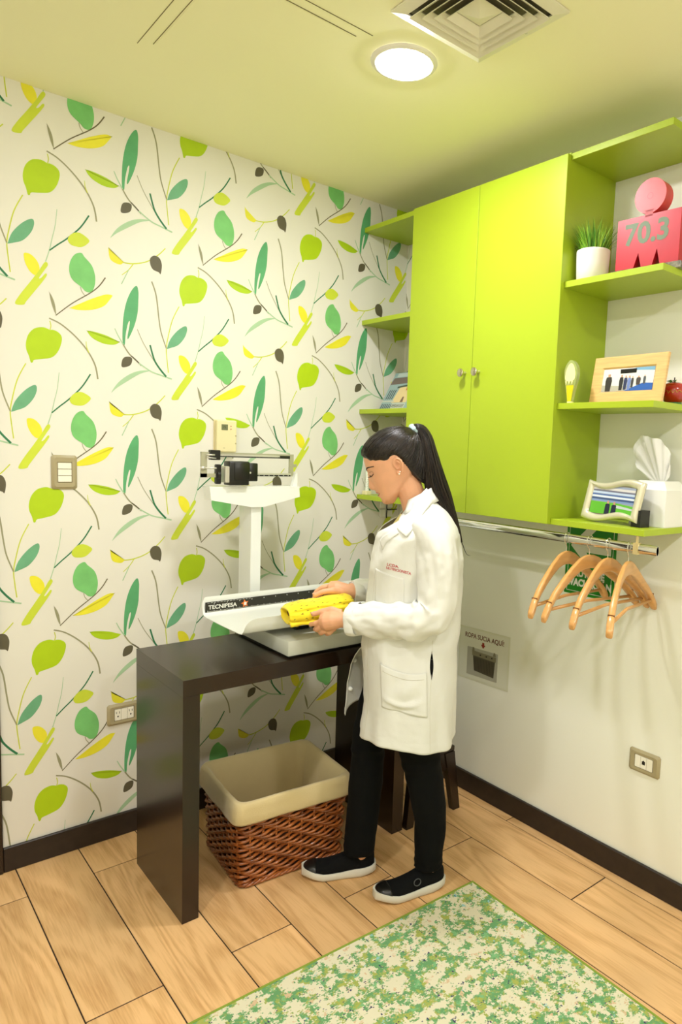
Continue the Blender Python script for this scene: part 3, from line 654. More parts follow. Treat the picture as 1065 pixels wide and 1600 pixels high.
for k in range(9):
    x = -.030+k*.0095; pb('cover ink', (40, 44, 36), [(x, .012+rnd.random()*.004), (x+.003, .012), (x+.006+rnd.random()*.002, .030), (x+.003, .031)], 4)
bk.build('cover', None, t)

# spiral candle
t = thing('spiral_candle', 'white twisted candle on a cream block on the lowest corner shelf', 'candle', (-.222, -.034, z_(0)))
MB().box(-.016, .016, -.016, .016, 0, .018, .002).build('stand', mat('cream plastic', (0, 0, 0)), t)
mb = MB(); rings = []
for k in range(40):
    z = .018+k*.0026; rings.append([((.0075+.0018*math.cos(3*(a-k*.5)))*math.cos(a), (.0075+.0018*math.cos(3*(a-k*.5)))*math.sin(a), z) for a in [2*PI*q/18 for q in range(18)]])
mb.loft(rings).build('candle', mat('wax', (240, 244, 228), .4, sss=.1), t, smooth=True)

# ---------------- console table ----------------
tb = thing('console_table', 'dark espresso waterfall console table carrying the baby scale', 'table', (-.88, -.43, 0))
DX0, DX1, DY0, DY1, DZ = -1.32, -.437, -.629, -.226, .78
MB().box(DX0, DX1, DY0, DY1, DZ-.053, DZ, .0006).build('tabletop', M_dark, tb, True)
MB().box(DX0, DX0+.053, DY0, DY1, 0, DZ-.053, .0006).build('side_panel', M_dark, tb, True)
MB().box(DX1-.053, DX1, DY0, DY1, 0, DZ-.053, .0006).build('side_panel', M_dark, tb, True)

# stool behind the woman
st = thing('step_stool', 'small dark wooden stool with splayed legs beside the table', 'stool', (-.28, -.5, 0))
zt = .262
MB().box(-.405, -.175, -.640, -.41, zt, zt+.022, .003).build('seat', M_dark, st, True)
for y in (-.628, -.425):
    for s, xb, xt in ((0, -.408, -.375), (1, -.152, -.200)):
        MB().loft([[(xb-.018, y-.014, 0), (xb+.018, y-.014, 0), (xb+.018, y+.014, 0), (xb-.018, y+.014, 0)], [(xt-.030, y-.014, zt-.0005), (xt+.022, y-.014, zt-.0005), (xt+.022, y+.014, zt-.0005), (xt-.030, y+.014, zt-.0005)]]).build('leg', M_dark, st, True)
    MB().box(-.35, -.22, y-.009, y+.009, zt-.075, zt-.0005).build('apron', M_dark, st, True)

# ---------------- baby scale ----------------
sc = thing('baby_scale', 'white mechanical baby scale with tray, column and sliding weights', 'scale', (-.83, -.36, DZ))
BX0, BX1, BY0, BY1 = -.957, -.55, -.615, -.15
MB().box(BX0+.012, BX1-.012, BY0+.012, -.235, DZ, DZ+.008).build('foot_pad', M_blackp, sc, True)
MB().box(BX0, BX1, BY0, BY1, DZ+.007, DZ+.060, .005, 2).build('base', mat('grey white enamel', (206, 208, 196), .28, coat=.3), sc, True, smooth=True, angle=40)
MB().box(-.86, -.64, -.50, -.27, DZ+.0605, DZ+.070).build('recess_plate', M_blackp, sc, True)
MB().box(-.85, -.62, -.51, -.26, DZ+.075, DZ+.084, .002).build('lever_plate', M_enamel, sc, True)
mb = MB()
for x, y in ((-.84, -.47), (-.80, -.50), (-.68, -.50), (-.84, -.3), (-.68, -.3)): mb.lathe([(0, DZ+.060), (.007, DZ+.060), (.007, DZ+.077), (0, DZ+.077)], (x, y, 0), 10)
mb.build('spring_post', M_steel, sc, True)
# tray
TX0, TX1, ty0, ty1, tz = -1.092, -.42, -.556, -.240, .868
tr = MB(); th = .0025; prof = []
fx0 = lambda x: None
NX = 40
def tray_sec(x):
    e = min(1, (x-TX0)/.045); r = math.sqrt(max(0, 1-(1-e)**2)); hf = .006+.046*r; hb = .030+.036*min(1, (x-TX0+.008)/.02)
    return [(x, ty1+.006, tz+hb), (x, ty1+.003, tz+hb*.5), (x, ty1-.001, tz+.012), (x, ty1-.008, tz+.003), (x, ty1-.03, tz), (x, (ty0+ty1)/2, tz-.001), (x, ty0+.03, tz), (x, ty0+.010, tz+.0025), (x, ty0+.003, tz+.010), (x, ty0, tz+hf*.55), (x, ty0-.003, tz+hf)]
xs = [TX0+.001+(TX1-TX0)*(i/NX)**1.4 for i in range(NX+1)]
secs = [tray_sec(x) for x in xs]
top = secs; bot = [[(p[0], p[1], p[2]-th) if 3 < i < 7 else (p[0], p[1]+(th if i <= 3 else -th), p[2]-(th*.5 if 2 <= i <= 8 else 0)) for i, p in enumerate(s)] for s in secs]
rings = [a+b[::-1] for a, b in zip(top, bot)]
tr.loft(rings).build('tray', mat('tray enamel', (238, 240, 232), .3, coat=.3), sc, True, smooth=True, angle=50)
RY = ty1-.0012
rul = MB().box(-1.083, -.46, RY-.0012, RY, .876, .916).build('ruler_band', mat('ruler black', (38, 36, 26), .4), sc, True)
mb = MB().use(M_signw)
for k in range(120):
    x = -1.075+k*.005
    if x > -.47: break
    mb.box(x, x+.0016, RY-.0016, RY-.0012, .879, .879+(.0035 if k % 5 else .006))
    if k % 10 == 5: mb.box(x, x+.002, RY-.0016, RY-.0012, .907, .911)
for k in range(14): mb.box(-1.075+k*.0125, -1.067+k*.0125, RY-.0016, RY-.0012, .9125, .9135)
mb.build('graduation', None, rul, True)
text_mb('TECNIPESA', .021, lambda x, y, d: (-1.071+x, RY-.0018, .8955+y), bold=.0006, sx=1.05, align='LEFT').build('lettering', M_signw, rul, True)
st_ = MB().use(mat('logo orange', (226, 120, 40), .4))
star = [( -.928+.016*(1 if k % 2 == 0 else .5)*math.cos(k*PI/5+.5), .8955+.016*(1 if k % 2 == 0 else .5)*math.sin(k*PI/5+.5)) for k in range(10)]
st_.prism(star, lambda x, z, q: (x, RY-.0014-q, z), .0004)
st_.use(M_signw).prism([(-.933, .891), (-.924, .889), (-.921, .899), (-.930, .902)], lambda x, z, q: (x, RY-.0020-q, z), .0003)
st_.build('emblem', None, rul, True)
# column
cx0, cx1, cyf, cyb = -.880, -.837, -.190, -.090
MB().box(cx0, cx1, cyf, cyb, DZ+.02, 1.262, .002).build('column', M_enamel, sc, True)
MB().box(cx0+.004, cx1-.004, -.152, -.1, DZ+.0, DZ+.05).build('column_foot', M_enamel, sc, True)
# head: V-bottomed trough
hx0, hx1 = -1.052, -.680
hp = [(hx0, 1.333), (hx0+.006, 1.283), (cx0-.004, 1.254), (cx1+.004, 1.254), (hx1+.004, 1.291), (hx1, 1.333)]
MB().prism(hp, lambda x, z, q: (x, cyf-.012+q, z), .060).build('beam_housing', M_enamel, sc, True)
MB().prism([(hx1-.022, 1.333), (hx1-.002, 1.333), (hx1-.002, 1.385), (hx1-.010, 1.385)], lambda x, z, q: (x, cyf+.0+q, z), .02).build('side_guard', M_enamel, sc, True)
# beam frame
by = cyf
bxa, bxb = -1.081, -.703
M_beam = mat('beam grey', (178, 176, 150), .35, metal=.3)
mb = MB(); mb.box(bxa, bxa+.022, by-.004, by+.004, 1.366, 1.458).box(bxb-.018, bxb, by-.004, by+.004, 1.372, 1.458).box(bxa, bxb, by-.003, by+.003, 1.452, 1.458)
mb.box(bxa, -1.02, by-.004, by+.004, 1.366, 1.380)
mb.build('beam_frame', M_beam, sc, True)
bt = MB().box(bxa+.022, bxb-.018, by-.005, by+.003, 1.442, 1.4515).box(-.94, bxb-.012, by-.005, by+.003, 1.373, 1.3835).build('beam_bar', M_steel, sc, True)
bk = MB().box(bxa+.05, bxb-.03, by-.0062, by-.0052, 1.441, 1.4455).box(-.765, bxb-.018, by-.0066, by-.0052, 1.4405, 1.452).box(-.93, bxb-.014, by-.0062, by-.0052, 1.3715, 1.3775).build('scale_strip', M_blackp, bt, True)
mb = MB()
for k in range(40): 
    x = -1.02+k*.0062; mb.box(x, x+.0009, by-.0066, by-.0062, 1.4435, 1.4453)
for k in range(8): mb.box(-.855+k*.021, -.852+k*.021, by-.0066, by-.0062, 1.3735, 1.3765)
mb.build('tick', M_signw, bt, True)
w1 = MB().box(-1.050, -1.012, by-.014, by+.008, 1.430, 1.466, .002).build('small_weight', M_blackp, sc, True)
MB().tube([(-1.064, by-.010, 1.448), (-1.035, by-.016, 1.448)], .003, 8).tube([(-1.06, by-.010, 1.438), (-1.03, by-.016, 1.436)], .0022, 8).build('thumb_screw', M_steel, w1, True, smooth=True)
w2 = MB().box(-.985, -.905, by-.030, by+.020, 1.338, 1.427, .004, 2).box(-.905, -.866, by-.022, by+.014, 1.353, 1.421, .003).box(-.965, -.905, by-.033, by-.028, 1.358, 1.424, .002).build('large_weight', M_blackp, sc, True, smooth=True, angle=30)
MB().box(-.999, -.976, by-.028, by+.01, 1.348, 1.408, .002).lathe([(0, 0), (.004, 0), (.004, .004), (0, .005)], (-.899, by-.021, 1.385), 10, Matrix.Rotation(PI/2, 4, 'X')).build('side_clamp', M_steel, w2, True)
MB().lathe([(0, 0), (.012, 0), (.017, .001)] if 0 else [(0, 0), (.0165, 0), (.0165, .012), (0, .012)], (-1.022, by, 1.374), 20, Matrix.Rotation(PI/2, 4, 'Y')).build('balance_nut_inner', M_blackp, sc, True)
MB().box(-1.026, -1.006, by-.010, by+.010, 1.342, 1.414, .003).build('balance_block', M_blackp, sc, True)
MB().tube([(bxa-.004, by-.006, 1.400), (-.985, by-.006, 1.400)], .0028, 10).lathe([(0, 0), (.006, 0), (.006, .016), (0, .016)], (bxa-.002, by-.006, 1.400), 12, Matrix.Rotation(PI/2, 4, 'Y')).build('balance_rod', M_steel, sc, True, smooth=True)
MB().box(bxb-.004, bxb+.014, by-.006, by+.004, 1.408, 1.420, .001).build('pointer', M_beam, sc, True)

# ---------------- wicker basket with liner ----------------
bs = thing('laundry_basket', 'brown wicker laundry basket with beige cloth liner under the table', 'basket', (-.893, -.432, 0), -.085)
def rrect(hx, hy, r, z, n=6, cx=0, cy=0):
    P = []
    for sx, sy, a0 in ((1, 1, 0), (-1, 1, 90), (-1, -1, 180), (1, -1, 270)):
        for k in range(n+1):
            a = math.radians(a0+90*k/n); P.append((cx+sx*(hx-r)+r*math.cos(a), cy+sy*(hy-r)+r*math.sin(a), z))
    return P
def bdim(z):  # half sizes flare with height
    u = z/.30; return lerp(.192, .206, u), lerp(.164, .174, u)
M_wick = mat('wicker', (112, 54, 20), .3, coat=.6, ramp2=(186, 106, 44), vscale=35)
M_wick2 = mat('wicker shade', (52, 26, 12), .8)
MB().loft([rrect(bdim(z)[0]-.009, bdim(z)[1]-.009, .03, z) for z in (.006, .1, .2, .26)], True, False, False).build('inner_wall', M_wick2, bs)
mb = MB(); NS = 30
def walk(hx, hy, r, t):
    # point and outward normal on rounded rectangle perimeter, t in 0..1
    segs = [(2*(hy-r)), PI*r/2, 2*(hx-r), PI*r/2]*2; Lt = sum(segs); d = t*Lt
    pos = [(hx, -(hy-r)), None, (hx-r, hy), None, (-hx, hy-r), None, (-(hx-r), -hy), None]
    for i, s in enumerate(segs):
        if d <= s or i == 7:
            if i == 0: return hx, -(hy-r)+d, 1, 0
            if i == 2: return (hx-r)-d, hy, 0, 1
            if i == 4: return -hx, (hy-r)-d, -1, 0
            if i == 6: return -(hx-r)+d, -hy, 0, -1
            a = {1: 0, 3: PI/2, 5: PI, 7: 1.5*PI}[i]+d/r
            c = {1: (hx-r, hy-r), 3: (-(hx-r), hy-r), 5: (-(hx-r), -(hy-r)), 7: (hx-r, -(hy-r))}[i]
            return c[0]+r*math.cos(a), c[1]+r*math.sin(a), math.cos(a), math.sin(a)
        d -= s
rnd = random.Random(11); NR = 23
for row in range(NR):
    z = .009+row*.0122; hx, hy = bdim(z); pts = []; rad = []
    for k in range(NS*3+1):
        t = k/(NS*3); x, y, nx, ny = walk(hx, hy, .028, t % 1.0)
        ph = (t*NS+row*.5)*PI*2/2; o = .0075*math.cos(ph)
        pts.append((x+nx*o, y+ny*o, z+.0042*math.sin(ph)+.0016*noise.noise(V((t*40, row*3.1, 0))))); rad.append(.0056+.0009*noise.noise(V((t*90, row, 5))))
    mb.tube(pts, rad, 5, cap=False)
for o_ in (mb.build('woven_rod', M_wick, bs, smooth=True),): tag(o_, kind='stuff')
for k in range(NS):
    x0, y0, nx, ny = walk(*bdim(0), .028, k/NS); x1, y1, _, _ = walk(*bdim(.29), .028, k/NS)
    if k == 0: stake = MB().tube([(x0, y0, .004), (x1, y1, .286)], .0042, 5)
    else: stake.tube([(x0, y0, .004), (x1, y1, .286)], .0042, 5)
tag(stake.build('stake', M_wick, bs, smooth=True), kind='stuff')
hx, hy = bdim(0); mb = MB()
for k in range(121):
    pass
for s in (0, 1, 2):
    pts = []
    for k in range(241):
        t = k/240; x, y, nx, ny = walk(hx+.004, hy+.004, .03, t % 1); a = t*120+s*2*PI/3; pts.append((x+nx*.005*math.cos(a), y+ny*.005*math.cos(a), .0105+.0045*math.sin(a)))
    mb.tube(pts, .0052, 5, cap=False)
mb.build('base_braid', M_wick, bs, smooth=True)
# liner
M_lin = mat('beige canvas', (208, 188, 138), .85, bump=.35, bscale=350, var=.05, vscale=6, sheen=.3)
rings = []
def lring(hx, hy, r, z, amp=0, sd=0):
    P = rrect(hx, hy, r, z, 10); out = []
    # densify the straights
    Q = []
    for i, p in enumerate(P):
        q = P[(i+1) % len(P)]; d = math.hypot(q[0]-p[0], q[1]-p[1]); n = max(1, int(d/.012))
        for k in range(n): Q.append((lerp(p[0], q[0], k/n), lerp(p[1], q[1], k/n), z))
    for x, y, zz in Q:
        nn = noise.noise(V((x*14, y*14, sd+z*9)))*amp; l = math.hypot(x, y); out.append((x+x/l*nn, y+y/l*nn, zz+noise.noise(V((x*9, y*9, sd+7)))*amp*.8))
    return out
def LR(d, r, z, amp, sd): 
    hx, hy = .212+d, .205+d
    return lring(.212+d, .205+d, r, z, amp, sd)
# every ring uses the same count: build from the outermost and scale
base_ring = lring(.206, .174, .035, 0)
def LR(d, z, amp, sd):
    out = []
    for x, y, _ in base_ring:
        sx, sy = (.206+d)/.206, (.174+d)/.174; xx, yy = x*sx, y*sy; l = math.hypot(xx, yy)
        nn = noise.noise(V((x*13, y*13, sd)))*amp+noise.noise(V((x*40, y*40, sd+3)))*amp*.35
        out.append((xx+xx/l*nn, yy+yy/l*nn, z+noise.noise(V((x*10, y*10, sd+7)))*amp*.9))
    return out
lr = [LR(.013, .238, .003, 1), LR(.018, .236, .003, 1), LR(.021, .243, .003, 1), LR(.019, .262, .007, 2), LR(.018, .285, .007, 2), LR(.014, .302, .006, 3), LR(.009, .310, .002, 3), LR(.000, .309, .002, 3), LR(-.008, .300, .003, 4), LR(-.024, .27, .004, 4), LR(-.034, .2, .006, 5), LR(-.046, .1, .006, 6), LR(-.052, .03, .004, 7), LR(-.075, .018, .004, 8), LR(-.12, .015, .004, 9), LR(-.165, .014, .001, 9)]
MB().loft(lr, True, False, True).build('cloth_liner', M_lin, bs, smooth=True)

# ---------------- rug ----------------
def rug_mat():
    m = bpy.data.materials.new('woven rug'); m.use_nodes = True; nt = m.node_tree; N = nt.nodes; L = nt.links; p = N['Principled BSDF']
    tc = N.new('ShaderNodeTexCoord')
    sn = N.new('ShaderNodeVectorMath'); sn.operation = 'SNAP'; sn.inputs[1].default_value = (.0042, .0030, 1); L.new(tc.outputs['Object'], sn.inputs[0])
    def nz(scale, det, off, rough=.6):
        a = N.new('ShaderNodeVectorMath'); a.operation = 'ADD'; a.inputs[1].default_value = off; L.new(sn.outputs[0], a.inputs[0])
        n = N.new('ShaderNodeTexNoise'); n.inputs['Scale'].default_value = scale; n.inputs['Detail'].default_value = det; n.inputs['Roughness'].default_value = rough; L.new(a.outputs[0], n.inputs[0]); return n.outputs['Fac']
    def mask(src, lo, hi):
        r = N.new('ShaderNodeMapRange'); r.inputs[1].default_value = lo; r.inputs[2].default_value = hi; L.new(src, r.inputs[0]); return r.outputs[0]
    def mix(a, b, f):
        x = N.new('ShaderNodeMix'); x.data_type = 'RGBA'; L.new(f, x.inputs[0])
        (L.new(a, x.inputs[6]) if not isinstance(a, tuple) else setattr(x.inputs[6], 'default_value', a)); (L.new(b, x.inputs[7]) if not isinstance(b, tuple) else setattr(x.inputs[7], 'default_value', b)); return x.outputs[2]
    c = mix(srgb(100, 152, 98), srgb(160, 168, 80), mask(nz(26, 6, (3, 0, 0), .75), .50, .56))
    c = mix(c, srgb(120, 176, 120), mask(nz(34, 5, (9, 3, 0), .7), .56, .60))
    c = mix(c, srgb(216, 210, 180), mask(nz(21, 8, (0, 7, 0), .72), .485, .51))
    c = mix(c, srgb(206, 178, 140), mask(nz(36, 4, (5, 5, 0), .7), .60, .63))
    c = mix(c, srgb(140, 190, 190), mask(nz(22, 5, (1, 9, 0), .7), .64, .67))
    c = mix(c, srgb(52, 58, 92), mask(nz(48, 6, (8, 2, 0), .8), .605, .62))
    L.new(c, p.inputs['Base Color']); p.inputs['Roughness'].default_value = .95
    b = N.new('ShaderNodeBump'); b.inputs['Strength'].default_value = .5; b.inputs['Distance'].default_value = .002; L.new(nz(150, 2, (0, 0, 0)), b.inputs['Height']); L.new(b.outputs[0], p.inputs['Normal'])
    return m
rg_ = thing('area_rug', 'green and cream speckled flat-woven rug on the wood-look floor', 'rug', (-.452, -1.036, 0), -.033)
RX0, RX1, RY0, RY1 = -1.6, 0, -2.3, 0
MB().box(RX0+.008, RX1-.008, RY0+.008, RY1-.008, .0003, .007, .001).build('pile', rug_mat(), rg_)
mb = MB()
for x0, x1, y0, y1 in ((RX0, RX1, RY1-.008, RY1), (RX0, RX1, RY0, RY0+.008), (RX0, RX0+.008, RY0+.008, RY1-.008), (RX1-.008, RX1, RY0+.008, RY1-.008)): mb.box(x0, x1, y0, y1, .0003, .0078, .0015)
mb.build('bound_edge', mat('rug binding', (128, 150, 50), .9), rg_)
# ---------------- the woman ----------------
woman = thing('person', 'woman in white lab coat with long dark ponytail, holding folded yellow cloth', 'person', (-.66, -.85, 0), math.radians(140.27))
def HD(a, h, l=0): return V((.07+.897*a+.443*h, l, 1.314-.443*a+.897*h))
AF = [(-.007, -.014), (-.003, -.002), (.004, .004), (.012, .0065), (.02, .006), (.027, .007), (.038, .006), (.048, .008), (.06, .0115), (.08, .012), (.1, .0115), (.12, .0095), (.14, .010), (.156, .0075), (.17, .003), (.185, -.006), (.198, -.024), (.208, -.045), (.215, -.075)]
AB = [(-.007, -.030), (0, -.038), (.01, -.052), (.022, -.075), (.035, -.098), (.05, -.125), (.065, -.148), (.085, -.166), (.11, -.180), (.14, -.187), (.165, -.183), (.185, -.170), (.198, -.152), (.208, -.130), (.215, -.105)]
HWd = [(-.007, .010), (0, .020), (.01, .031), (.02, .039), (.035, .0465), (.05, .052), (.07, .0595), (.09, .065), (.11, .069), (.13, .072), (.15, .073), (.17, .070), (.185, .062), (.198, .048), (.208, .032), (.215, .012)]
NO = [(.054, 0), (.0575, .006), (.061, .0135), (.067, .0165), (.074, .0165), (.082, .0125), (.091, .0095), (.103, .0060), (.114, .0040), (.124, .0015), (.134, 0)]
NS_ = [(.054, .013), (.065, .0105), (.08, .0075), (.1, .0068), (.13, .008)]
def face_disp(h, l):
    d = interp(NO, h)*math.exp(-(l/interp(NS_, h))**2)
    d += .004*math.exp(-((abs(l)-.0125)/.005)**2-((h-.062)/.006)**2)      # nostril wings
    d += .0058*math.exp(-((h-.0485)/.0055)**2-(l/.019)**2)+.0050*math.exp(-((h-.0325)/.0055)**2-(l/.017)**2)-.0020*math.exp(-((h-.0405)/.0025)**2-(l/.02)**2)
    d -= .0085*math.exp(-((h-.111)/.012)**2-((abs(l)-.030)/.014)**2)
    d += .0060*math.exp(-((h-.108)/.0085)**2-((abs(l)-.030)/.011)**2)
    d += .0035*math.exp(-((h-.127)/.007)**2-((abs(l)-.028)/.02)**2)
    d += .0030*math.exp(-((h-.082)/.016)**2-((abs(l)-.044)/.014)**2)
    d += .0020*math.exp(-((h-.008)/.010)**2-(l/.016)**2)
    return d
ABc = [(-.007, -.132), (0, -.136), (.02, -.148), (.035, -.154), (.05, -.160), (.065, -.166), (.085, -.173), (.11, -.181)]+AB[9:]
HWc = [(-.007, .040), (0, .043), (.02, .049), (.05, .056), (.07, .0605)]+HWd[7:]
def head_rings(nh=70, na=96, disp=True):
    AB_, HW_ = (AB, HWd) if disp else (ABc, HWc)
    rings = []
    for i in range(nh+1):
        u = i/nh; h = -.007+.222*(.5-.5*math.cos(PI*u))*.35+.222*.65*u
        af, ab, w = interp(AF, h), interp(AB_, h), interp(HW_, h); ac = (af+ab)/2-.004; ring = []
        for k in range(na):
            t = 2*PI*k/na; c, s = math.cos(t), math.sin(t); e = .86
            a = ac+(af-ac if c > 0 else ac-ab)*math.copysign(abs(c)**e, c); l = w*math.copysign(abs(s)**.92, s)
            if disp and c > 0: a += face_disp(h, l)*sm(0, .35, c)
            ring.append((a, h, l, c, s))
        rings.append(ring)
    return rings
body = MB()
hr = head_rings()
body.loft([[HD(a, h, l) for a, h, l, c, s in r] for r in hr])
# ears
for sd in (1, -1):
    E_ = lambda a, h, l: HD(a, h, sd*l)
    hel = [(-.083, .090, .069), (-.080, .106, .071), (-.086, .120, .073), (-.096, .122, .076), (-.105, .112, .079), (-.105, .097, .079), (-.099, .084, .076), (-.091, .074, .072), (-.083, .073, .069), (-.079, .080, .067)]
    body.tube([E_(*p) for p in cr(hel, 4)], .0036, 8)
    body.tube([E_(*p) for p in cr([(-.088, .088, .070), (-.095, .094, .073), (-.098, .104, .075), (-.092, .112, .073)], 4)], .0024, 8)
    vs = [E_(-.092, .098, .0615)]+[E_(*p) for p in hel]; n = len(vs)
    vs2 = [v+V((0, -sd*.008, 0)) for v in vs]
    body.add(vs+vs2, [(0, i, i % (n-1)+1) for i in range(1, n)]+[(n, n+i % (n-1)+1, n+i) for i in range(1, n)]+[(i, i % (n-1)+1, i % (n-1)+1+n, i+n) for i in range(1, n)])
body.tube([(.012, 0, 1.425), (-.004, 0, 1.375), (-.020, 0, 1.335), (-.032, 0, 1.30), (-.045, 0, 1.25), (-.05, 0, 1.2)], [.040, .043, .043, .045, .056, .07], 20)
def er(z, f0, f1, hw, n=28, p=.8):
    c = (f0+f1)/2; r = (f1-f0)/2
    return [V((c+r*math.copysign(abs(math.cos(t))**p, math.cos(t)), hw*math.copysign(abs(math.sin(t))**p, math.sin(t)), z)) for t in [2*PI*k/n for k in range(n)]]
body.loft([er(1.285, -.085, -.01, .05), er(1.262, -.11, .015, .095), (er(1.235, -.13, .035, .135)), er(1.18, -.145, .06, .15), er(1.1, -.15, .085, .145), er(1.0, -.14, .065, .125), er(.93, -.135, .06, .12), er(.85, -.14, .06, .145), er(.78, -.145, .055, .155), er(.72, -.14, .05, .15)])
NEARLEG = [(-.055, .085, .84, .08), (-.062, .085, .72, .080), (-.066, .078, .60, .072), (-.069, .068, .52, .062), (-.092, .058, .40, .054), (-.117, .050, .26, .046), (-.119, .044, .12, .034), (-.122, .042, .07, .034)]
FARLEG = [(.0, -.075, .84, .08), (.035, -.078, .72, .080), (.075, -.070, .60, .070), (.098, -.060, .49, .056), (.108, -.050, .38, .052), (.109, -.042, .28, .048), (.124, -.036, .15, .036), (.120, -.034, .08, .032), (.112, -.034, .06, .030)]
for lg in (NEARLEG, FARLEG): body.tube([(f, l, z) for f, l, z, r in lg], [r*.86 for f, l, z, r in lg], 18)
# arms
WL, WR = V((.188, .085, .940)), V((.200, -.115, .992))
body.tube(cr([(-.055, .125, 1.235), (-.098, .168, 1.17), (-.104, .182, 1.09), (-.096, .190, 1.01), (-.050, .188, .975), (.03, .158, .962), (.12, .116, .950), tuple(WL)], 4), [.042]*4+[.040]*4+[.038]*4+[.036]*4+[.034]*4+[.031]*4+[.028]*4+[.025], 16)
body.tube(cr([(-.052, -.125, 1.235), (-.045, -.192, 1.13), (-.010, -.210, 1.04), (.045, -.186, 1.00), (.11, -.153, .994), tuple(WR)], 5), [.042]*5+[.038]*5+[.036]*5+[.033]*5+[.028]*5+[.024], 16)
def finger(pts, r0, r1): 
    P = cr(pts, 4); n = len(P); body.tube(P, [lerp(r0, r1, i/(n-1))*(1+.08*math.cos(i*PI*2/4)) for i in range(n)], 12); body.ell(P[-1], (r1, r1, r1), 10, 6)
    return V(P[-1])
# left hand (near): back of the hand to the camera, thumb on the cloth, fingers under it
body.tube([(.176, .088, .941), (.200, .084, .940), (.222, .078, .936), (.244, .070, .930), (.258, .062, .926)], [.025, .026, .031, .033, .027], 18, flat=1.0)
th1 = finger([(.200, .076, .960), (.232, .068, .968), (.262, .063, .960), (.292, .056, .949)], .0125, .0085)
ix1 = finger([(.236, .068, .941), (.262, .073, .932), (.282, .062, .920), (.300, .046, .912)], .0110, .0080)
finger([(.238, .064, .926), (.262, .070, .912), (.278, .056, .898), (.288, .030, .892)], .0110, .0080)
finger([(.232, .064, .914), (.252, .068, .898), (.266, .050, .886), (.272, .022, .884)], .0105, .0078)
finger([(.220, .066, .908), (.236, .066, .892), (.246, .046, .882), (.250, .022, .882)], .0095, .0070)
# right hand (far): over the top, thumb along the cloth, fingers down its far side
body.tube([(.190, -.117, .993), (.212, -.116, .997), (.236, -.118, 1.000), (.258, -.124, .998)], [.024, .025, .029, .026], 18)
th2 = finger([(.214, -.100, .992), (.246, -.082, 1.000), (.276, -.072, .997), (.304, -.068, .985)], .0125, .0085)
finger([(.250, -.118, 1.008), (.282, -.120, 1.002), (.306, -.122, .984), (.312, -.118, .962)], .0110, .0080)
finger([(.252, -.132, 1.004), (.280, -.142, .996), (.296, -.148, .972), (.298, -.142, .944)], .0110, .0080)
finger([(.244, -.142, .998), (.264, -.158, .986), (.276, -.162, .960), (.276, -.150, .934)], .0105, .0078)
finger([(.230, -.146, .990), (.244, -.164, .976), (.250, -.166, .952), (.250, -.154, .932)], .0095, .0070)
def remesh(mb, name, m, parent, vox, smooth_it=2):
    o = mb.build(name, m, parent); md = o.modifiers.new('r', 'REMESH'); md.mode = 'VOXEL'; md.voxel_size = vox; md.use_smooth_shade = True
    s = o.modifiers.new('s', 'SMOOTH'); s.iterations = smooth_it; s.factor = .5
    bpy.context.view_layer.update()
    me = bpy.data.meshes.new_from_object(o.evaluated_get(bpy.context.evaluated_depsgraph_get())); old = o.data
    o.modifiers.clear(); o.data = me; bpy.data.meshes.remove(old); me.name = name
    me.polygons.foreach_set('use_smooth', [True]*len(me.polygons))
    return o
bo = remesh(body, 'body', M_skin, woman, .0026, 2)
def bvh(o): return BVHTree.FromPolygons([v.co.copy() for v in o.data.vertices], [tuple(p.vertices) for p in o.data.polygons])
B_body = bvh(bo)
def side_hit(B, f, z, off=.002, dl=-1, l0=.5):
    h = B.ray_cast(V((f, l0, z)), V((0, dl, 0)))
    return (h[0]+h[1]*off*(1 if h[1].y*dl < 0 else -1)) if h[0] is not None else V((f, 0, z))
def front_hit(h, l, off=.001):
    o = HD(.2, h, l); r = B_body.ray_cast(o, (HD(0, h, l)-o).normalized())
    return r[0]+(o-r[0]).normalized()*off if r[0] is not None else HD(0, h, l)
def fn(B, a, h, sd, off):   # hit from side in head coordinates
    r = B.ray_cast(HD(a, h, sd*.3), V((0, -sd, 0))); return r[0]+V((0, sd*off, 0)) if r[0] is not None else HD(a, h, sd*.06)

# face details
M_hair = mat('dark brown hair', (20, 13, 9), .36, spec=.5, bump=.25, bscale=90, stretch=(3, 3, 3))
M_hair2 = mat('dark hair strand', (44, 30, 20), .32, spec=.6)
M_brow = mat('brow hair', (42, 28, 20), .7)
for sd in (1, -1):
    P = [fn(B_body, -.018, .1285, sd, .0007)]+[front_hit(h, sd*l, .0008) for h, l in ((.1325, .036), (.1315, .026), (.1275, .016), (.1235, .010))]
    MB().tube(cr([tuple(p) for p in P], 4), [.0007+.0016*math.sin(PI*min(1, (i+2)/16)) for i in range(17)], 6).build('eyebrow', M_brow, woman, smooth=True)
    lid = [front_hit(h, sd*l, .0009) for h, l in ((.1085, .0165), (.1035, .022), (.1015, .029), (.1035, .036), (.1075, .042))]
    ey = MB().tube(cr([tuple(p) for p in lid], 4), .0011, 6).build('eyelid_line', M_brow, woman, smooth=True)
    mb = MB()
    for k, (h, l) in enumerate([(.1035, .020), (.1025, .023), (.1018, .026), (.1015, .029), (.102, .032), (.103, .035), (.105, .038)]):
        p = front_hit(h, sd*l, .0006); q = p+V((.010, sd*(l-.027)*.25, -.0035)); mb.tube([p, (p+q)/2+V((.0005, 0, -.0012)), q], [.0006, .0005, .0002], 5)
    mb.build('eyelashes', M_brow, ey); tag(bpy.data.objects[-1] if 0 else ey)
    crease = [front_hit(h, sd*l, .0003) for h, l in ((.1145, .018), (.1165, .026), (.1155, .035), (.111, .043))]
    MB().tube(cr([tuple(p) for p in crease], 4), .0006, 5).build('eyelid_crease', mat('skin fold', (150, 98, 68), .6), woman, smooth=True)
M_lip = mat('lip', (176, 92, 74), .42)
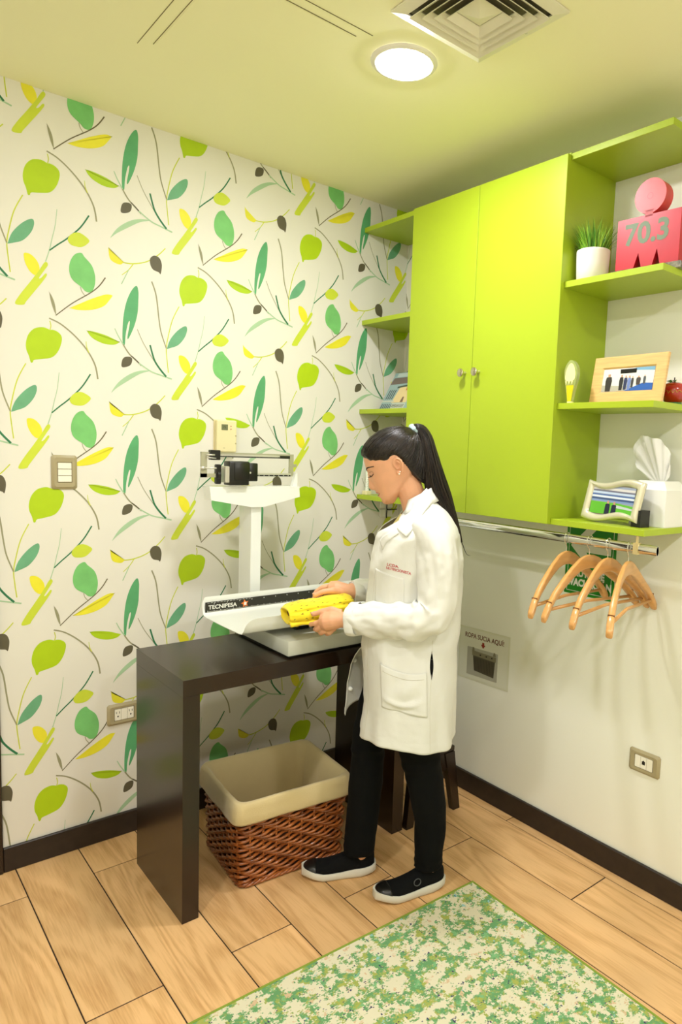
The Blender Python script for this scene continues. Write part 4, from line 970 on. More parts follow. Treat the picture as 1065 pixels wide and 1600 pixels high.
for hh, rr in ((.0465, .0030), (.0345, .0036)):
    P = [front_hit(lerp(hh, .0405, (abs(s))**1.5), s*.021, -.0008) for s in [k/6 for k in range(-6, 7)]]
    MB().tube(P, [rr*(1-.75*abs(k/6)**1.6) for k in range(-6, 7)], 8).build('lip', M_lip, woman, smooth=True)
p1 = HD(-.083, .074, .0745); p2 = HD(-.088, .0795, .078)
for p, r in ((p1, .0032), (p2, .0024)):
    tag(MB().ell(p, (r, r, r), 12, 8).build('earring', mat('pearl', (250, 240, 220), .15, coat=1), woman, smooth=True))
for p, d in ((th1, V((.003, .0062, .004))), (th2, V((.003, .0050, .0062)))):
    MB().ell(p+d, (.0060, .0022, .0042), 10, 6).build('fingernail', mat('nail', (226, 176, 146), .25), woman, smooth=True)
MB().tube([V((.268, .058, .8995))+V((.0035*math.sin(a)*.4, .0112*math.cos(a), .0112*math.sin(a))) for a in [2*PI*k/20 for k in range(21)]], .0014, 6, cap=False).build('ring', mat('silver ring', (230, 226, 214), .15, metal=1), woman, smooth=True)

# hair: cap, strands, tie, ponytail
HL = [(-.30, -.03), (-.160, -.02), (-.146, -.004), (-.136, .012), (-.124, .046), (-.114, .084), (-.107, .112), (-.100, .128), (-.088, .1335), (-.074, .128), (-.060, .127), (-.046, .134), (-.032, .139), (-.018, .147), (-.006, .158), (.004, .167), (.03, .172)]
TIE = V((-.008, 0, 1.553))
def cap_off(a, h, l, c):
    hl = interp(HL, a)+.004*noise.noise(V((a*90, l*90, h*60)))
    m = sm(-.003, .013, h-hl)
    groove = .0007*math.sin(220*math.atan2(l+.0001, h-.02+.3*a))
    lo = lerp(.035, .004, sm(.03, .10, h))
    return -lo+m*(lo+.0065+groove)+.004*m*sm(.14, .20, h)
vs_r = []
for r in head_rings(nh=84, na=128, disp=False):
    ring = []
    for a, h, l, c, s in r:
        C0 = V((-.09, .105, 0)); p = V((a, h, l)); d = (p-C0).normalized(); p = p+d*cap_off(a, h, l, c)
        ring.append(HD(p.x, p.y, p.z))
    vs_r.append(ring)
cap = MB().loft(vs_r).build('hair', M_hair, woman, smooth=True)
B_cap = bvh(cap)
HC = HD(-.09, .105)
def on_cap(p, off):
    d = (V(p)-HC).normalized(); r = B_cap.ray_cast(HC+d*.3, -d); return r[0]+d*off if r[0] is not None else V(p)
rnd = random.Random(21); mb = MB().use(M_hair)
for k in range(620):
    mb.use(M_hair2 if k % 3 == 0 else M_hair)
    u = rnd.random(); sd = 1 if k % 2 else -1
    # start on the hairline: parameter along a from front to nape
    a = lerp(.006, -.150, u); h = interp(HL, a)+.006+rnd.random()*.02
    # find side width at that (a,h)
    w = interp(HWc, min(h, .212)); af, ab = interp(AF, h), interp(ABc, h); ac = (af+ab)/2-.004; rr = (af-ac) if a > ac else (ac-ab)
    q = max(0, 1-(min(1, abs(a-ac)/rr))**2.3); l = sd*w*q**.45
    if a > -.012: l = sd*rnd.random()*w*.75; a = ac+(af-ac)*math.sqrt(max(0, 1-(l/w)**2)); h = .166+rnd.random()*.02-.0*abs(l)
    s = on_cap(HD(a, h, l), 0)-HC; e = on_cap(TIE+V((rnd.uniform(-.01, .004), sd*rnd.random()*.010, rnd.uniform(-.006, .006))), 0)-HC
    sn_, en_ = s.normalized(), e.normalized(); ang = sn_.angle(en_); pts = []
    if ang < .25: continue
    bow = rnd.uniform(-.03, .03)
    for q in range(15):
        t = q/14; d = (sn_*math.sin((1-t)*ang)+en_*math.sin(t*ang))/math.sin(ang)
        d = (d+V((0, 0, -1))*.22*math.sin(PI*t)*(1 if a < -.02 else .3)+V((bow, bow, 0))*math.sin(PI*t)).normalized()
        pts.append(on_cap(HC+d*.1, .0003+.0009*math.sin(PI*t)))
    mb.tube(pts, [.0011*math.sin(PI*(.06+.9*i/14)) +.0003 for i in range(15)], 4, cap=False, flat=.6)
tag(mb.build('strand', None, cap, smooth=True), kind='stuff')
# ponytail core
PT = [(-.004, 1.556, .011, .012), (-.018, 1.567, .0125, .014), (-.038, 1.561, .016, .018), (-.055, 1.535, .019, .022), (-.066, 1.492, .0235, .026), (-.080, 1.435, .0305, .030), (-.096, 1.375, .0365, .030), (-.118, 1.325, .034, .026), (-.139, 1.285, .026, .020), (-.158, 1.250, .017, .014), (-.174, 1.223, .009, .009), (-.187, 1.196, .002, .003)]
def pt_at(t):
    x = t*(len(PT)-1); i = min(int(x), len(PT)-2); return i, x-i
CP = cr([(f, z, rf) for f, z, rf, rl in PT], 6); CL = [lerp(PT[min(i//6, len(PT)-1)][3], PT[min(i//6+1, len(PT)-1)][3], (i % 6)/6) for i in range(len(CP))]
rings = []; frames = []
for i, (f, z, rf) in enumerate(CP):
    j, k2 = min(i+1, len(CP)-1), max(i-1, 0); t = V((CP[j][0]-CP[k2][0], 0, CP[j][1]-CP[k2][1])).normalized(); nrm = V((-t.z, 0, t.x)); frames.append((V((f, .004*sm(0, 1, i/len(CP)), z)), nrm, rf, CL[i]))
    rings.append([frames[-1][0]+nrm*math.cos(a)*rf*.93+V((0, 1, 0))*math.sin(a)*CL[i]*.93 for a in [2*PI*q/24 for q in range(24)]])
pt = MB().loft(rings).build('ponytail', M_hair, cap, smooth=True)
mb = MB()
for k in range(300):
    mb.use(M_hair2 if k % 3 == 0 else M_hair)
    a0 = rnd.random()*2*PI; tw = rnd.uniform(-.5, .5); q0 = rnd.uniform(.90, 1.03); n0 = rnd.randint(0, 6); n1 = len(CP)-1-int(rnd.random()**2*26); pts = []; s1 = rnd.random()*6
    for i in range(n0, n1+1, 2):
        c, nn, rf, rl = frames[i]; a = a0+tw*i/len(CP); wv = 1+.03*math.sin(i*.25+s1); pts.append(c+nn*math.cos(a)*(rf*q0*wv+.0004)+V((0, 1, 0))*math.sin(a)*(rl*q0*wv+.0004))
    mb.tube(pts, [.0012*min(1, (len(pts)-i)/5)+.0002 for i in range(len(pts))], 4, cap=False, flat=.6)
mb.use(M_hair)
mb.tube(cr([(-.165, .02, 1.235), (-.186, .02, 1.196), (-.196, .022, 1.172), (-.205, .024, 1.158), (-.216, .024, 1.155)], 5), [.002-.0017*i/20 for i in range(21)], 5)
mb
tag(mb.build('strand', None, pt if False else cap, smooth=True), kind='stuff')
# scrunchie
t_ = (V((-.022, 0, 1.566))-V((-.004, 0, 1.553))).normalized(); n_ = V((-t_.z, 0, t_.x)); mb = MB(); rings = []
for i in range(33):
    A = 2*PI*i/32; cc = V((-.013, 0, 1.5605))+(n_*math.cos(A)+V((0, math.sin(A), 0)))*.0150; rd = (n_*math.cos(A)+V((0, math.sin(A), 0)))
    rings.append([cc+rd*math.cos(q)*(.0052+.0012*math.sin(A*9))+t_*math.sin(q)*(.0092+.0012*math.sin(A*7+1)) for q in [2*PI*k/12 for k in range(12)]])
mb.loft(rings, True, False, False).build('hair_tie', mat('pale blue scrunchie', (176, 202, 206), .7, var=.25, vscale=120, bump=.5, bscale=200), cap, smooth=True)

# trousers
M_trs = mat('black trouser cloth', (9, 10, 10), .9, bump=.2, bscale=500, spec=.15)
def cloth_tube(mb, sec, n=36, sub=7, amp=.004, sc=14, seed=0, fold=None):
    P = cr([(f, l, z) for f, l, z, *_ in sec], sub); Rr = [s[3] for s in sec]; Rs = []
    for i in range(len(P)):
        j = min(i//sub, len(sec)-2); t = (i-j*sub)/sub; Rs.append((lerp(sec[j][3], sec[j+1][3], min(1, t)), lerp(sec[j][4] if len(sec[j]) > 4 else sec[j][3], sec[j+1][4] if len(sec[j+1]) > 4 else sec[j+1][3], min(1, t))))
    rings = []; prev = None
    for i, p in enumerate(P):
        p = V(p); t = (V(P[min(i+1, len(P)-1)])-V(P[max(i-1, 0)])).normalized(); a = prev or V((1, 0, 0)); a = (a-t*a.dot(t)); a = a.normalized() if a.length > .05 else t.orthogonal(); prev = a; b = t.cross(a); ring = []
        for k in range(n):
            A = 2*PI*k/n; d = a*math.cos(A)+b*math.sin(A); r = Rs[i][0]*math.cos(A)**2+Rs[i][1]*math.sin(A)**2
            q = p+d*r; r2 = amp*noise.noise(V((q.x*sc+seed, q.y*sc, q.z*sc)))+amp*.4*noise.noise(V((q.x*sc*3+seed, q.y*sc*3, q.z*sc*3)))
            if fold: r2 += fold(i/(len(P)-1), A, q)
            ring.append(q+d*r2)
        rings.append(ring)
    mb.loft(rings, True, True, True); return rings
tm = MB()
tfold = lambda u, A, q: .004*sm(.18, .02, q.z)*math.sin(q.z*260+math.sin(A*2)*2)+.003*math.exp(-((q.z-.45)/.05)**2)*math.sin(q.z*130+A)
cloth_tube(tm, [(f, l, z, r) for f, l, z, r in [(-.055, .085, .84, .086), (-.062, .085, .72, .084), (-.067, .078, .60, .076), (-.069, .068, .52, .069), (-.098, .060, .38, .0615), (-.1195, .052, .25, .054), (-.118, .046, .14, .050), (-.119, .044, .085, .050)]], fold=tfold, seed=1)
cloth_tube(tm, [(f, l, z, r) for f, l, z, r in [(.0, -.075, .84, .086), (.03, -.078, .72, .084), (.070, -.070, .60, .074), (.099, -.060, .49, .060), (.106, -.052, .38, .059), (.110, -.044, .28, .058), (.118, -.038, .17, .056), (.124, -.034, .080, .053)]], fold=tfold, seed=5)
tm.loft([er(.98, -.145, .07, .135), er(.88, -.15, .075, .155), er(.78, -.15, .07, .165), er(.74, -.14, .06, .15)])
remesh(tm, 'trousers', M_trs, woman, .005, 2)

# shoes
M_shoe = mat('black knit', (8, 9, 10), .9, spec=.2, bump=.3, bscale=400); M_sole = mat('off white rubber', (214, 212, 200), .5); M_toe = mat('black toe cap', (14, 14, 14), .35)
def shoe(heel, ang, seed, logo=False):
    M = Matrix.Translation(V((heel[0], heel[1], 0))) @ Matrix.Rotation(ang, 4, 'Z'); L = .252
    WT = [(0, .012), (.008, .024), (.022, .031), (.06, .034), (.10, .033), (.14, .038), (.18, .044), (.21, .043), (.235, .033), (.252, .012)]
    HT = [(0, .056), (.012, .074), (.035, .086), (.075, .090), (.10, .083), (.13, .070), (.16, .060), (.19, .052), (.215, .045), (.235, .036), (.250, .024)]
    CY = lambda x: .006*math.sin(x/L*PI)
    lift = lambda x: .014*sm(.17, .252, x)+.010*sm(.05, 0, x)
    rings = []
    for i in range(27):
        x = .002+.247*(i/26); w, h = interp(WT, x), interp(HT, x); y0 = CY(x); r = []
        for k in range(17):
            A = PI*k/16; c, s = math.cos(A), math.sin(A)
            r.append(M @ V((x, y0+w*.97*math.copysign(abs(c)**.7, c)*(1-.12*s), lift(x)+.016+(h-.016)*abs(s)**.75)))
        rings.append(r)
    up = MB(); up.loft([r for r in rings], True)
    s_ = MB().loft([r for r in rings[:25]])
    o = MB().loft(rings).build('shoe', M_shoe, woman, smooth=True, angle=70)
    # rubber sole
    def outl(k, z): 
        P = []
        for i in range(21): x = .0+.252*(.5-.5*math.cos(PI*i/20)); P.append((x, CY(x)+interp(WT, x)*k+.0015, z+lift(x)))
        for i in range(20, -1, -1): x = .0+.252*(.5-.5*math.cos(PI*i/20)); P.append((x, CY(x)-interp(WT, x)*k-.0015, z+lift(x)))
        return [M @ V((a-(.004 if a < .02 else -.003 if a > .24 else 0), b, c+.006*math.exp(-((a-.06)/.04)**2)*(1 if z > .02 else 0))) for a, b, c in P]
    MB().loft([outl(.84, .0005), outl(.94, .003), outl(1.02, .010), outl(1.04, .017), outl(1.02, .024), outl(.98, .0275), outl(.9, .0275)]).build('sole', M_sole, o, smooth=True, angle=60)
    # toe cap
    rings2 = []
    for i in range(9):
        x = .205+.0435*(i/8); w, h = interp(WT, x), interp(HT, x); y0 = CY(x); r = []
        for k in range(17):
            A = PI*k/16; c, s = math.cos(A), math.sin(A); r.append(M @ V((x+.0012, y0+(w*.97+.0012)*math.copysign(abs(c)**.7, c)*(1-.12*s), lift(x)+.016+(h-.0145)*abs(s)**.75)))
        rings2.append(r)
    MB().loft(rings2).build('toe_cap', M_toe, o, smooth=True)
    if logo:
        P = []
        for k in range(25):
            A = 2*PI*k/24; x = .115+.013*math.cos(A); zz = .052+.010*math.sin(A); P.append(M @ V((x, CY(x)+interp(WT, x)*.97*(1-.12*.55)+.0042-(zz-.04)*.30, zz+.004)))
        MB().tube(P, .0016, 6, cap=False).build('ring_emblem', mat('grey emblem', (74, 78, 80), .5), o, smooth=True)
shoe((.068, -.048), math.radians(10), 1)
shoe((-.172, .020), math.radians(24), 2, True)

# lab coat
M_coat = mat('white coat cotton', (224, 224, 217), .8, bump=.12, bscale=260, sheen=.15)
M_stitch = mat('coat stitching', (206, 202, 184), .8)
CB = [(.53, -.190), (.65, -.189), (.75, -.187), (.85, -.183), (.95, -.186), (1.05, -.192), (1.15, -.188), (1.22, -.178), (1.25, -.166), (1.275, -.151), (1.30, -.130), (1.325, -.098), (1.345, -.072)]
CF = [(.53, .134), (.65, .118), (.75, .122), (.85, .127), (.95, .121), (1.05, .114), (1.15, .109), (1.22, .097), (1.25, .087), (1.275, .070), (1.30, .040), (1.325, .014), (1.345, .004)]
CW = [(.53, .212), (.65, .202), (.75, .190), (.85, .176), (.95, .160), (1.05, .165), (1.15, .176), (1.22, .176), (1.25, .164), (1.275, .138), (1.30, .100), (1.325, .074), (1.345, .060)]
FE = [(.53, (.185, -.09)), (.55, (.199, -.105)), (.60, (.198, -.108)), (.66, (.192, -.106)), (.736, (.176, -.095)), (.80, (.142, -.06)), (.85, (.126, -.012)), (1.4, (.11, -.012))]
def FEi(z):
    for (z0, a), (z1, b) in zip(FE, FE[1:]):
        if z <= z1: t = max(0, (z-z0)/(z1-z0)); return (lerp(a[0], b[0], t), lerp(a[1], b[1], t))
NA = 150; rings = []
zs = [.545+.80*i/130 for i in range(131)]
def rdgc(t): x = (t % 1.0)-.5; return math.exp(-(x*4.2)**2)
def coat_pt(u, z, dsp=True):
    # u 0..1 from the near front edge round the near side, back and far side to the far front edge
    f0, f1, w = interp(CB, z), interp(CF, z), interp(CW, z); c = (f0+f1)/2; r = (f1-f0)/2
    o0 = lerp(0, 62, sm(1.20, 1.33, z)); a = math.radians(lerp(2+o0, 358-o0, u)); e = .82
    ca, sa = math.cos(a), math.sin(a); p = V((c+r*math.copysign(abs(ca)**e, ca), w*math.copysign(abs(sa)**e, sa), z))
    if z < .86:
        wgt = sm(.80, .985, u)*sm(.86, .80, z); ef, el = FEi(z); p = V((lerp(p.x, ef-(1-u)*.35, wgt), lerp(p.y, el-(1-u)*1.1, wgt), z+min(1-u, .09)*.75*wgt*sm(.72, .56, z)))
        # the far corner rises to a point
        p.z += 0
    if dsp:
        n = V((math.copysign(abs(ca), ca), math.copysign(abs(sa), sa)*1.2, 0)).normalized()
        k = sm(1.30, 1.2, z)
        d = .0065*noise.noise(V((p.x*16, p.y*16, z*2.6)))*k+.0035*noise.noise(V((p.x*24+4, p.y*24, z*9)))*k+.0012*noise.noise(V((p.x*70, p.y*70, z*50)))
        sdn = sm(0, .08, abs(p.y))
        d += .010*math.exp(-((z-.93)/.09)**2)*(rdgc(p.x*7.5+z*4.2)-.35)*sdn      # drape lines from the elbow
        d += .007*sm(1.0, .8, z)*sm(.5, .62, z)*(rdgc(p.x*9-z*1.6+.35)-.35)*sdn
        d += .008*sm(1.02, 1.12, z)*sm(1.27, 1.2, z)*(rdgc(p.x*8+z*7)-.4)*sdn
        d += .0045*sm(.75, .55, z)*math.sin(a*9+1.0+z*6)                                  # skirt flutes
        if z < .572: d += .0012*math.sin(a*150)
        p += n*d
    if z < .9:
        lim = lerp(.205, .26, sm(.86, .9, z)); q_ = .6392*p.x-.769*p.y
        if q_ > lim: p.y += (q_-lim)/.769*.9+.001; p.x -= (q_-lim)*.1
    if z > 1.2: p.z = 1.2+(p.z-1.2)*(1-.36*max(0, math.cos(a)))
    p.z += .014*math.sin(a*1.0+.6)*sm(.62, .545, z)-.006*math.cos(a*3)*sm(.60, .545, z)
    return p
for z in zs: rings.append([coat_pt(i/NA, z) for i in range(NA+1)])
coat = MB().loft(rings, False).build('lab_coat', M_coat, woman, smooth=True)
def solid(o, th=.003, off=-1):
    s = o.modifiers.new('thickness', 'SOLIDIFY'); s.thickness = th; s.offset = off; return o
solid(coat, .0028, 0)
B_coat = bvh(coat)
# sleeves
sl = MB()
def rdg(t, w=.5):   # sharp soft-shouldered crease, 0..1
    x = (t % 1.0)-.5; return math.exp(-(x/w*2.2)**2)
def sfold(u, A, q):
    e = math.exp(-((u-.56)/.13)**2)
    top = .5+.5*math.cos(A-.6)
    d = .013*e*(rdg(u*11+A*.28+.6*noise.noise(V((A, u*4, 1)))*1.2, .55)-.4)*(.35+.65*abs(math.sin(A*1.0+.9)))
    d += .007*sm(.62, .75, u)*(rdg(u*6-A*.55, .6)-.4)*abs(math.sin(A+.5))
    d += .006*sm(.55, .15, u)*(rdg(A*.64+u*1.1, .45)-.35)
    d += .0045*noise.noise(V((math.cos(A)*1.9, math.sin(A)*1.9, u*5+7)))+.0022*noise.noise(V((math.cos(A)*4, math.sin(A)*4, u*12+2)))
    return d
nsec = [(-.052, .120, 1.252, .050), (-.078, .150, 1.232, .060), (-.098, .168, 1.17, .064), (-.106, .182, 1.09, .063), (-.100, .192, 1.01, .062), (-.058, .192, .975, .060), (.010, .168, .965, .058), (.080, .138, .956, .054), (.130, .112, .950, .051), (.166, .096, .945, .050)]
rn = cloth_tube(sl, nsec, 72, 14, .0035, 15, 3, sfold)
so = sl.build('sleeve', M_coat, coat, smooth=True)
# hollow cuff: dark inside is avoided, the sleeve end turns inward
sl2 = MB()
fsec = [(-.052, -.120, 1.252, .050), (-.065, -.155, 1.22, .060), (-.045, -.195, 1.13, .058), (-.010, -.215, 1.04, .055), (.045, -.190, 1.00, .050), (.11, -.155, .994, .043), (.178, -.124, .991, .038)]
rf_ = cloth_tube(sl2, fsec, 44, 9, .004, 15, 9, sfold)
sl2.build('sleeve', M_coat, coat, smooth=True)
for rr, k in ((rn, .9), (rf_, .9)):
    c = sum(rr[-1], V())/len(rr[-1]); r0 = rr[-1]; d = (c-sum(rr[-3], V())/len(rr[-3])).normalized()
    cu = MB().loft([[c+(p-c)*.99-d*.030 for p in r0], [c+(p-c)*1.02-d*.0295 for p in r0], [c+(p-c)*1.02 for p in r0], [c+(p-c)*1.0+d*.002 for p in r0], [c+(p-c)*.93+d*.0015 for p in r0], [c+(p-c)*.86-d*.012 for p in r0]], True, False, True)
    cu.build('cuff', M_coat, coat, smooth=True)
# patches sewn on the near side
def patch(poly_fn, nu, nv, off, name, m, parent, th=.0022, B=None):
    mb = MB(); vs = []
    for j in range(nv+1):
        for i in range(nu+1):
            f, z = poly_fn(i/nu, j/nv); vs.append(side_hit(B or B_coat, f, z, off(i/nu, j/nv) if callable(off) else off))
    mb.add(vs, [(j*(nu+1)+i, j*(nu+1)+i+1, (j+1)*(nu+1)+i+1, (j+1)*(nu+1)+i) for j in range(nv) for i in range(nu)])
    return solid(mb.build(name, m, parent, smooth=True), th, 0)
quad = lambda a, b, c, d: (lambda u, v: (lerp(lerp(a[0], b[0], u), lerp(d[0], c[0], u), v), lerp(lerp(a[1], b[1], u), lerp(d[1], c[1], u), v)))
pk = patch(lambda u, v: (lambda q: (q[0], q[1]-.012*math.sin(PI*u)*(1-v)))(quad((.064, .826), (-.080, .804), (-.086, .668), (.054, .690))(u, v)), 30, 24, lambda u, v: .0035+.010*math.exp(-((v-.72-.12*math.sin(u*4))/.06)**2)*math.sin(PI*u)+.0075*math.sin(PI*u)*math.sin(PI*min(1, v*1.1))*(1-.5*v)+.0035*math.sin(u*7+v*9)*math.sin(PI*u)*sm(0, .3, v)+.003*math.exp(-((v-.8)/.08)**2)*math.sin(PI*u), 'hip_pocket', M_coat, coat)
Q = lambda f, z: side_hit(B_coat, f, z, .0045)
def seam(pts, name='seam', r=.0007, off=.0012, parent=None, m=None):
    P = [side_hit(B_coat, f, z, off) for f, z in cr(pts, 6)]; return MB().tube(P, r, 5).build(name, m or M_stitch, parent or coat, smooth=True)
B_pk = bvh(pk)
P = [side_hit(B_pk, *((lambda q: (q[0], q[1]-.012*math.sin(PI*u)-.018))(quad((.064, .826), (-.080, .804), (-.086, .668), (.054, .690))(u, 0))), .0022) for u in [k/20 for k in range(1, 20)]]
MB().tube(P, .0007, 5).build('stitch_line', M_stitch, pk)
ck = patch(quad((.090, 1.118), (.0, 1.098), (-.004, .985), (.088, .99)), 20, 16, .0025, 'chest_pocket', M_coat, coat)
seam([(-.096, .90), (-.095, .80), (-.094, .70), (-.098, .60), (-.100, .555)])
seam([(.098, 1.19), (.095, 1.05), (.104, .92), (.108, .80), (.100, .68), (.112, .56)])
# open side vent showing the black trousers
patch(lambda u, v: (-.0945+(-.0055+.011*u)*math.sin(PI*max(.02, min(.98, v)))-.002*v, .868-.088*v), 4, 14, .0016, 'side_vent', M_trs, coat, .0005)
# embroidered lines
B_ck = bvh(coat)
def tfr(f0, z0, sl_): return lambda x, y, d: tuple(side_hit(B_coat, f0-x, z0+y+sl_*x, .0026))
M_emb = mat('pink red thread', (196, 62, 70), .6)
text_mb('LCDA.', .0125, tfr(.036, 1.1365, -.17), sx=1.05, bold=.0002).build('embroidery', M_emb, coat)
text_mb('NUTRICIONISTA', .0120, tfr(.018, 1.1215, -.17), sx=.86, bold=.0002).build('embroidery', M_emb, coat)
# collar
def strip(A, Bq, name, m, parent, n=18, mid=.006):
    a = cr(A, 6); b = cr(Bq, 6); N_ = len(a); mb = MB(); rows = []
    for j in range(5):
        t = j/4; rows.append([V(a[i]).lerp(V(b[i]), t)+V((0, 0, mid*math.sin(PI*t))) for i in range(N_)])
    mb.loft(rows, False); return solid(mb.build(name, m, parent, smooth=True), .0035, 1)
B_both = BVHTree.FromPolygons([v.co.copy() for v in coat.data.vertices]+[v.co.copy() for v in bo.data.vertices], [tuple(p.vertices) for p in coat.data.polygons]+[tuple(i+len(coat.data.vertices) for i in p.vertices) for p in bo.data.polygons])
def draped(I, O, name, sd, off=.006, nu=26, nv=9, th=.0035):
    a = cr(I, 10); b = cr(O, 10); G = []
    for j in range(nv+1):
        row = []
        for i in range(nu+1):
            qa = a[int(i/nu*(len(a)-1))]; qb = b[int(i/nu*(len(b)-1))]; f, z = lerp(qa[0], qb[0], j/nv), lerp(qa[1], qb[1], j/nv)
            h = B_both.ray_cast(V((f, sd*.5, z)), V((0, -sd, 0))); row.append([f, abs(h[0].y) if h[0] is not None else .03, z])
        G.append(row)
    for it in range(6):
        L0 = [[q[1] for q in r] for r in G]
        for j in range(nv+1):
            for i in range(nu+1):
                ns = [L0[jj][ii] for jj, ii in ((j-1, i), (j+1, i), (j, i-1), (j, i+1)) if 0 <= jj <= nv and 0 <= ii <= nu]
                G[j][i][1] = max(L0[j][i], sum(ns)/len(ns)) if it < 3 else (L0[j][i]+sum(ns)/len(ns))/2
    vs = [(q[0], sd*(q[1]+off+.002*math.sin(PI*j/nv)), q[2]) for j, r in enumerate(G) for q in r]
    mb = MB().add(vs, [(j*(nu+1)+i, j*(nu+1)+i+1, (j+1)*(nu+1)+i+1, (j+1)*(nu+1)+i) for j in range(nv) for i in range(nu)])
    return solid(mb.build(name, M_coat, coat, smooth=True), th, 0)
for sd in (1, -1):
    draped([(-.062, 1.374), (-.022, 1.330), (.019, 1.281), (.028, 1.250)], [(-.088, 1.336), (-.055, 1.300), (-.028, 1.262), (-.001, 1.227)], 'collar', sd)
    draped([(.028, 1.250), (.050, 1.236), (.070, 1.222), (.082, 1.205)], [(.022, 1.236), (.040, 1.222), (.056, 1.206), (.070, 1.180)], 'lapel', sd, .004, 16, 5)
rr_ = lambda z, k: [V((-.030+(.052*k)*math.cos(a), .056*k*math.sin(a), z-.030*math.cos(a)-.0*k)) for a in [math.radians(lerp(60, 300, q/30)) for q in range(31)]]
solid(MB().loft([rr_(1.348, 1.0), rr_(1.335, 1.12), rr_(1.318, 1.30), rr_(1.305, 1.5)], False).build('collar_stand', M_coat, coat, smooth=True), .003, 0)
# blouse inside the neckline
MB().loft([er(1.285, -.095, .020, .060), er(1.25, -.12, .044, .09), er(1.2, -.14, .066, .12), er(1.1, -.15, .09, .14)], True, False, True).build('blouse', mat('cream yellow blouse', (232, 218, 150), .8), woman, smooth=True)
# button on the swinging front edge
bq = coat_pt(.985, .745)
for u, z in ((.975, .745), (.975, .63)):
    p = coat_pt(u, z); MB().lathe([(0, -.0025), (.008, -.0025), (.0085, 0), (.007, .0022), (0, .0015)], p+V((-.004, .0045, 0)), 16, Matrix.Rotation(-PI/2, 4, 'X')).build('button', M_enamel, coat, smooth=True)

# ---------------- folded yellow cloth ----------------
cl = thing('folded_cloth', 'folded bright yellow cloth with small dark dashes held over the scale tray', 'cloth', tuple(woman.matrix_basis @ V((.29, -.030, .94))), math.radians(140.27))
M_yel = mat('yellow cloth', (246, 220, 30), .8, bump=.2, bscale=250, sheen=.2)
ax0, ax1 = V((-.106, -.058, .014)), V((.100, .046, -.008)); axd = (ax1-ax0).normalized(); side = V((-axd.y, axd.x, 0)).normalized()
def cring(u, k=1.0, kz=1.0, dz=0):
    c = ax0.lerp(ax1, u)+V((0, 0, dz)); R = []
    for i in range(56):
        A = 2*PI*i/56; ca, sa = math.cos(A), math.sin(A)
        rl, rz = .062*k, .037*k*kz
        bul = 1+.12*noise.noise(V((u*4, ca*1.5, sa*1.5+3)))+.09*noise.noise(V((u*9, ca*3, sa*3)))+.03*noise.noise(V((u*25, ca*7, sa*7)))
        groove = -.007*math.exp(-((A-5.9) % (2*PI)-0)**2/.02)-.007*math.exp(-(((A-5.9) % (2*PI))-2*PI)**2/.02)-.005*math.exp(-((A-.45)/.12)**2)
        p = c+side*(math.copysign(abs(ca)**.75, ca)*(rl*bul+groove))+V((0, 0, 1))*(math.copysign(abs(sa)**.8, sa)*rz*bul)
        R.append(p)
    return R
us = [(-.0, .30, .5), (.0, .62, .72), (.008, .80, .86), (.03, .93, .95), (.07, 1, 1)]+[(.07+.80*i/16, 1, 1) for i in range(1, 17)]+[(.91, .98, .98), (.95, .93, .92), (.98, .85, .82), (.995, .84, .80), (1.0, .80, .72), (.985, .75, .64), (.95, .72, .58), (.85, .68, .52)]
clo = MB().loft([cring(u, a, b) for u, a, b in us], True, True, True).build('cloth', M_yel, cl, smooth=True)
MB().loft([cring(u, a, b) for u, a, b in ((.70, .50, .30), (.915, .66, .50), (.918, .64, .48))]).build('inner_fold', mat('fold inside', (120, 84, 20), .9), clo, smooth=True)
fo = []
for k in range(22):
    t = k/21; u = .20+.80*t; p = cring(min(u, .99), 1.03)[51]; fo.append(p)
MB().tube(fo, [.0065+.0015*math.sin(k*.7) for k in range(22)], 8).build('folded_edge', M_yel, clo, smooth=True)
B_cl = bvh(clo); rnd = random.Random(8); mb = MB()
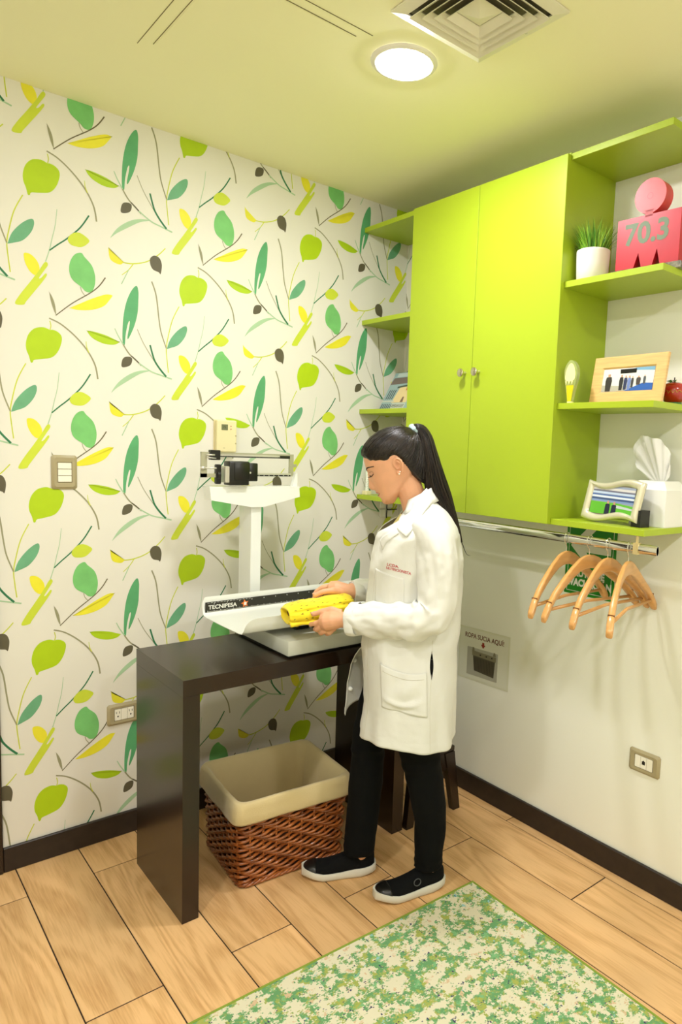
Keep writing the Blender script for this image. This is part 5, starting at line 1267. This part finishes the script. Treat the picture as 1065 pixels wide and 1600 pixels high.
for k in range(85):
    u = rnd.uniform(.04, .97); A = rnd.uniform(-.5, 3.3); c = ax0.lerp(ax1, u); d = (side*math.cos(A)+V((0, 0, math.sin(A)*.7))).normalized()
    h = B_cl.ray_cast(c+d*.2, -d)
    if h[0] is None: continue
    n = h[1]; tdir = (axd*math.cos(.3)+n.cross(axd)*rnd.uniform(-.5, .5)); tdir = (tdir-n*tdir.dot(n)).normalized(); s2 = n.cross(tdir); L_ = rnd.uniform(.0030, .0058); w_ = .0011; vs = []
    for q in range(5):
        x = (q/4-.5)*2; wv = w_*math.sqrt(max(.05, 1-x*x)); o = h[0]+n*.0007+tdir*L_*x+s2*.0012*x*x; vs += [o-s2*wv, o+s2*wv]
    mb.add(vs, [(2*i, 2*i+1, 2*i+3, 2*i+2) for i in range(4)])
tag(mb.build('dash_print', mat('dark dash', (70, 56, 14), .8), clo), kind='stuff')

# ---------------- separate small repeated pieces into parts of their own ----------------
def islands(me):
    par = list(range(len(me.vertices)))
    def find(x):
        while par[x] != x: par[x] = par[par[x]]; x = par[x]
        return x
    for e in me.edges:
        a, b = find(e.vertices[0]), find(e.vertices[1])
        if a != b: par[a] = b
    g = {}
    for v in range(len(par)): g.setdefault(find(v), []).append(v)
    return list(g.values())
SPLIT = {'notch', 'screw', 'spring_post', 'slot', 'gap_line', 'marking', 'arrow_key', 'drip', 'thumb_screw', 'border', 'beam_bar', 'scale_strip', 'leaf', 'trim_1_', 'graduation', 'tick', 'jack', 'bound_edge', 'side_clamp', 'large_weight', 'small_weight', 'cable', 'eyelashes', 'ponytail_', 'script_'}
for o in list(col.objects):
    nm = o.name.split('.')[0]
    if o.type != 'MESH' or nm not in SPLIT or o.get('kind'): continue
    me = o.data; isl = islands(me)
    if len(isl) < 2: continue
    if len(isl) > 24: o['kind'] = 'stuff'; continue
    kids = list(o.children); first = None
    faces = [(tuple(p.vertices), p.material_index, p.use_smooth) for p in me.polygons]
    for g in sorted(isl, key=lambda q: -len(q)):
        s_ = set(g); idx = {v: i for i, v in enumerate(g)}
        m2 = bpy.data.meshes.new(nm); F = [f for f in faces if f[0][0] in s_]
        m2.from_pydata([me.vertices[v].co[:] for v in g], [], [[idx[v] for v in f[0]] for f in F])
        for m_ in me.materials: m2.materials.append(m_)
        for p, f in zip(m2.polygons, F): p.material_index = f[1]; p.use_smooth = f[2]
        if first is None: first = m2; continue
        c = bpy.data.objects.new(nm, m2); col.objects.link(c); c.parent = o.parent
        c.matrix_basis = o.matrix_basis
    o.data = first; bpy.data.meshes.remove(me)
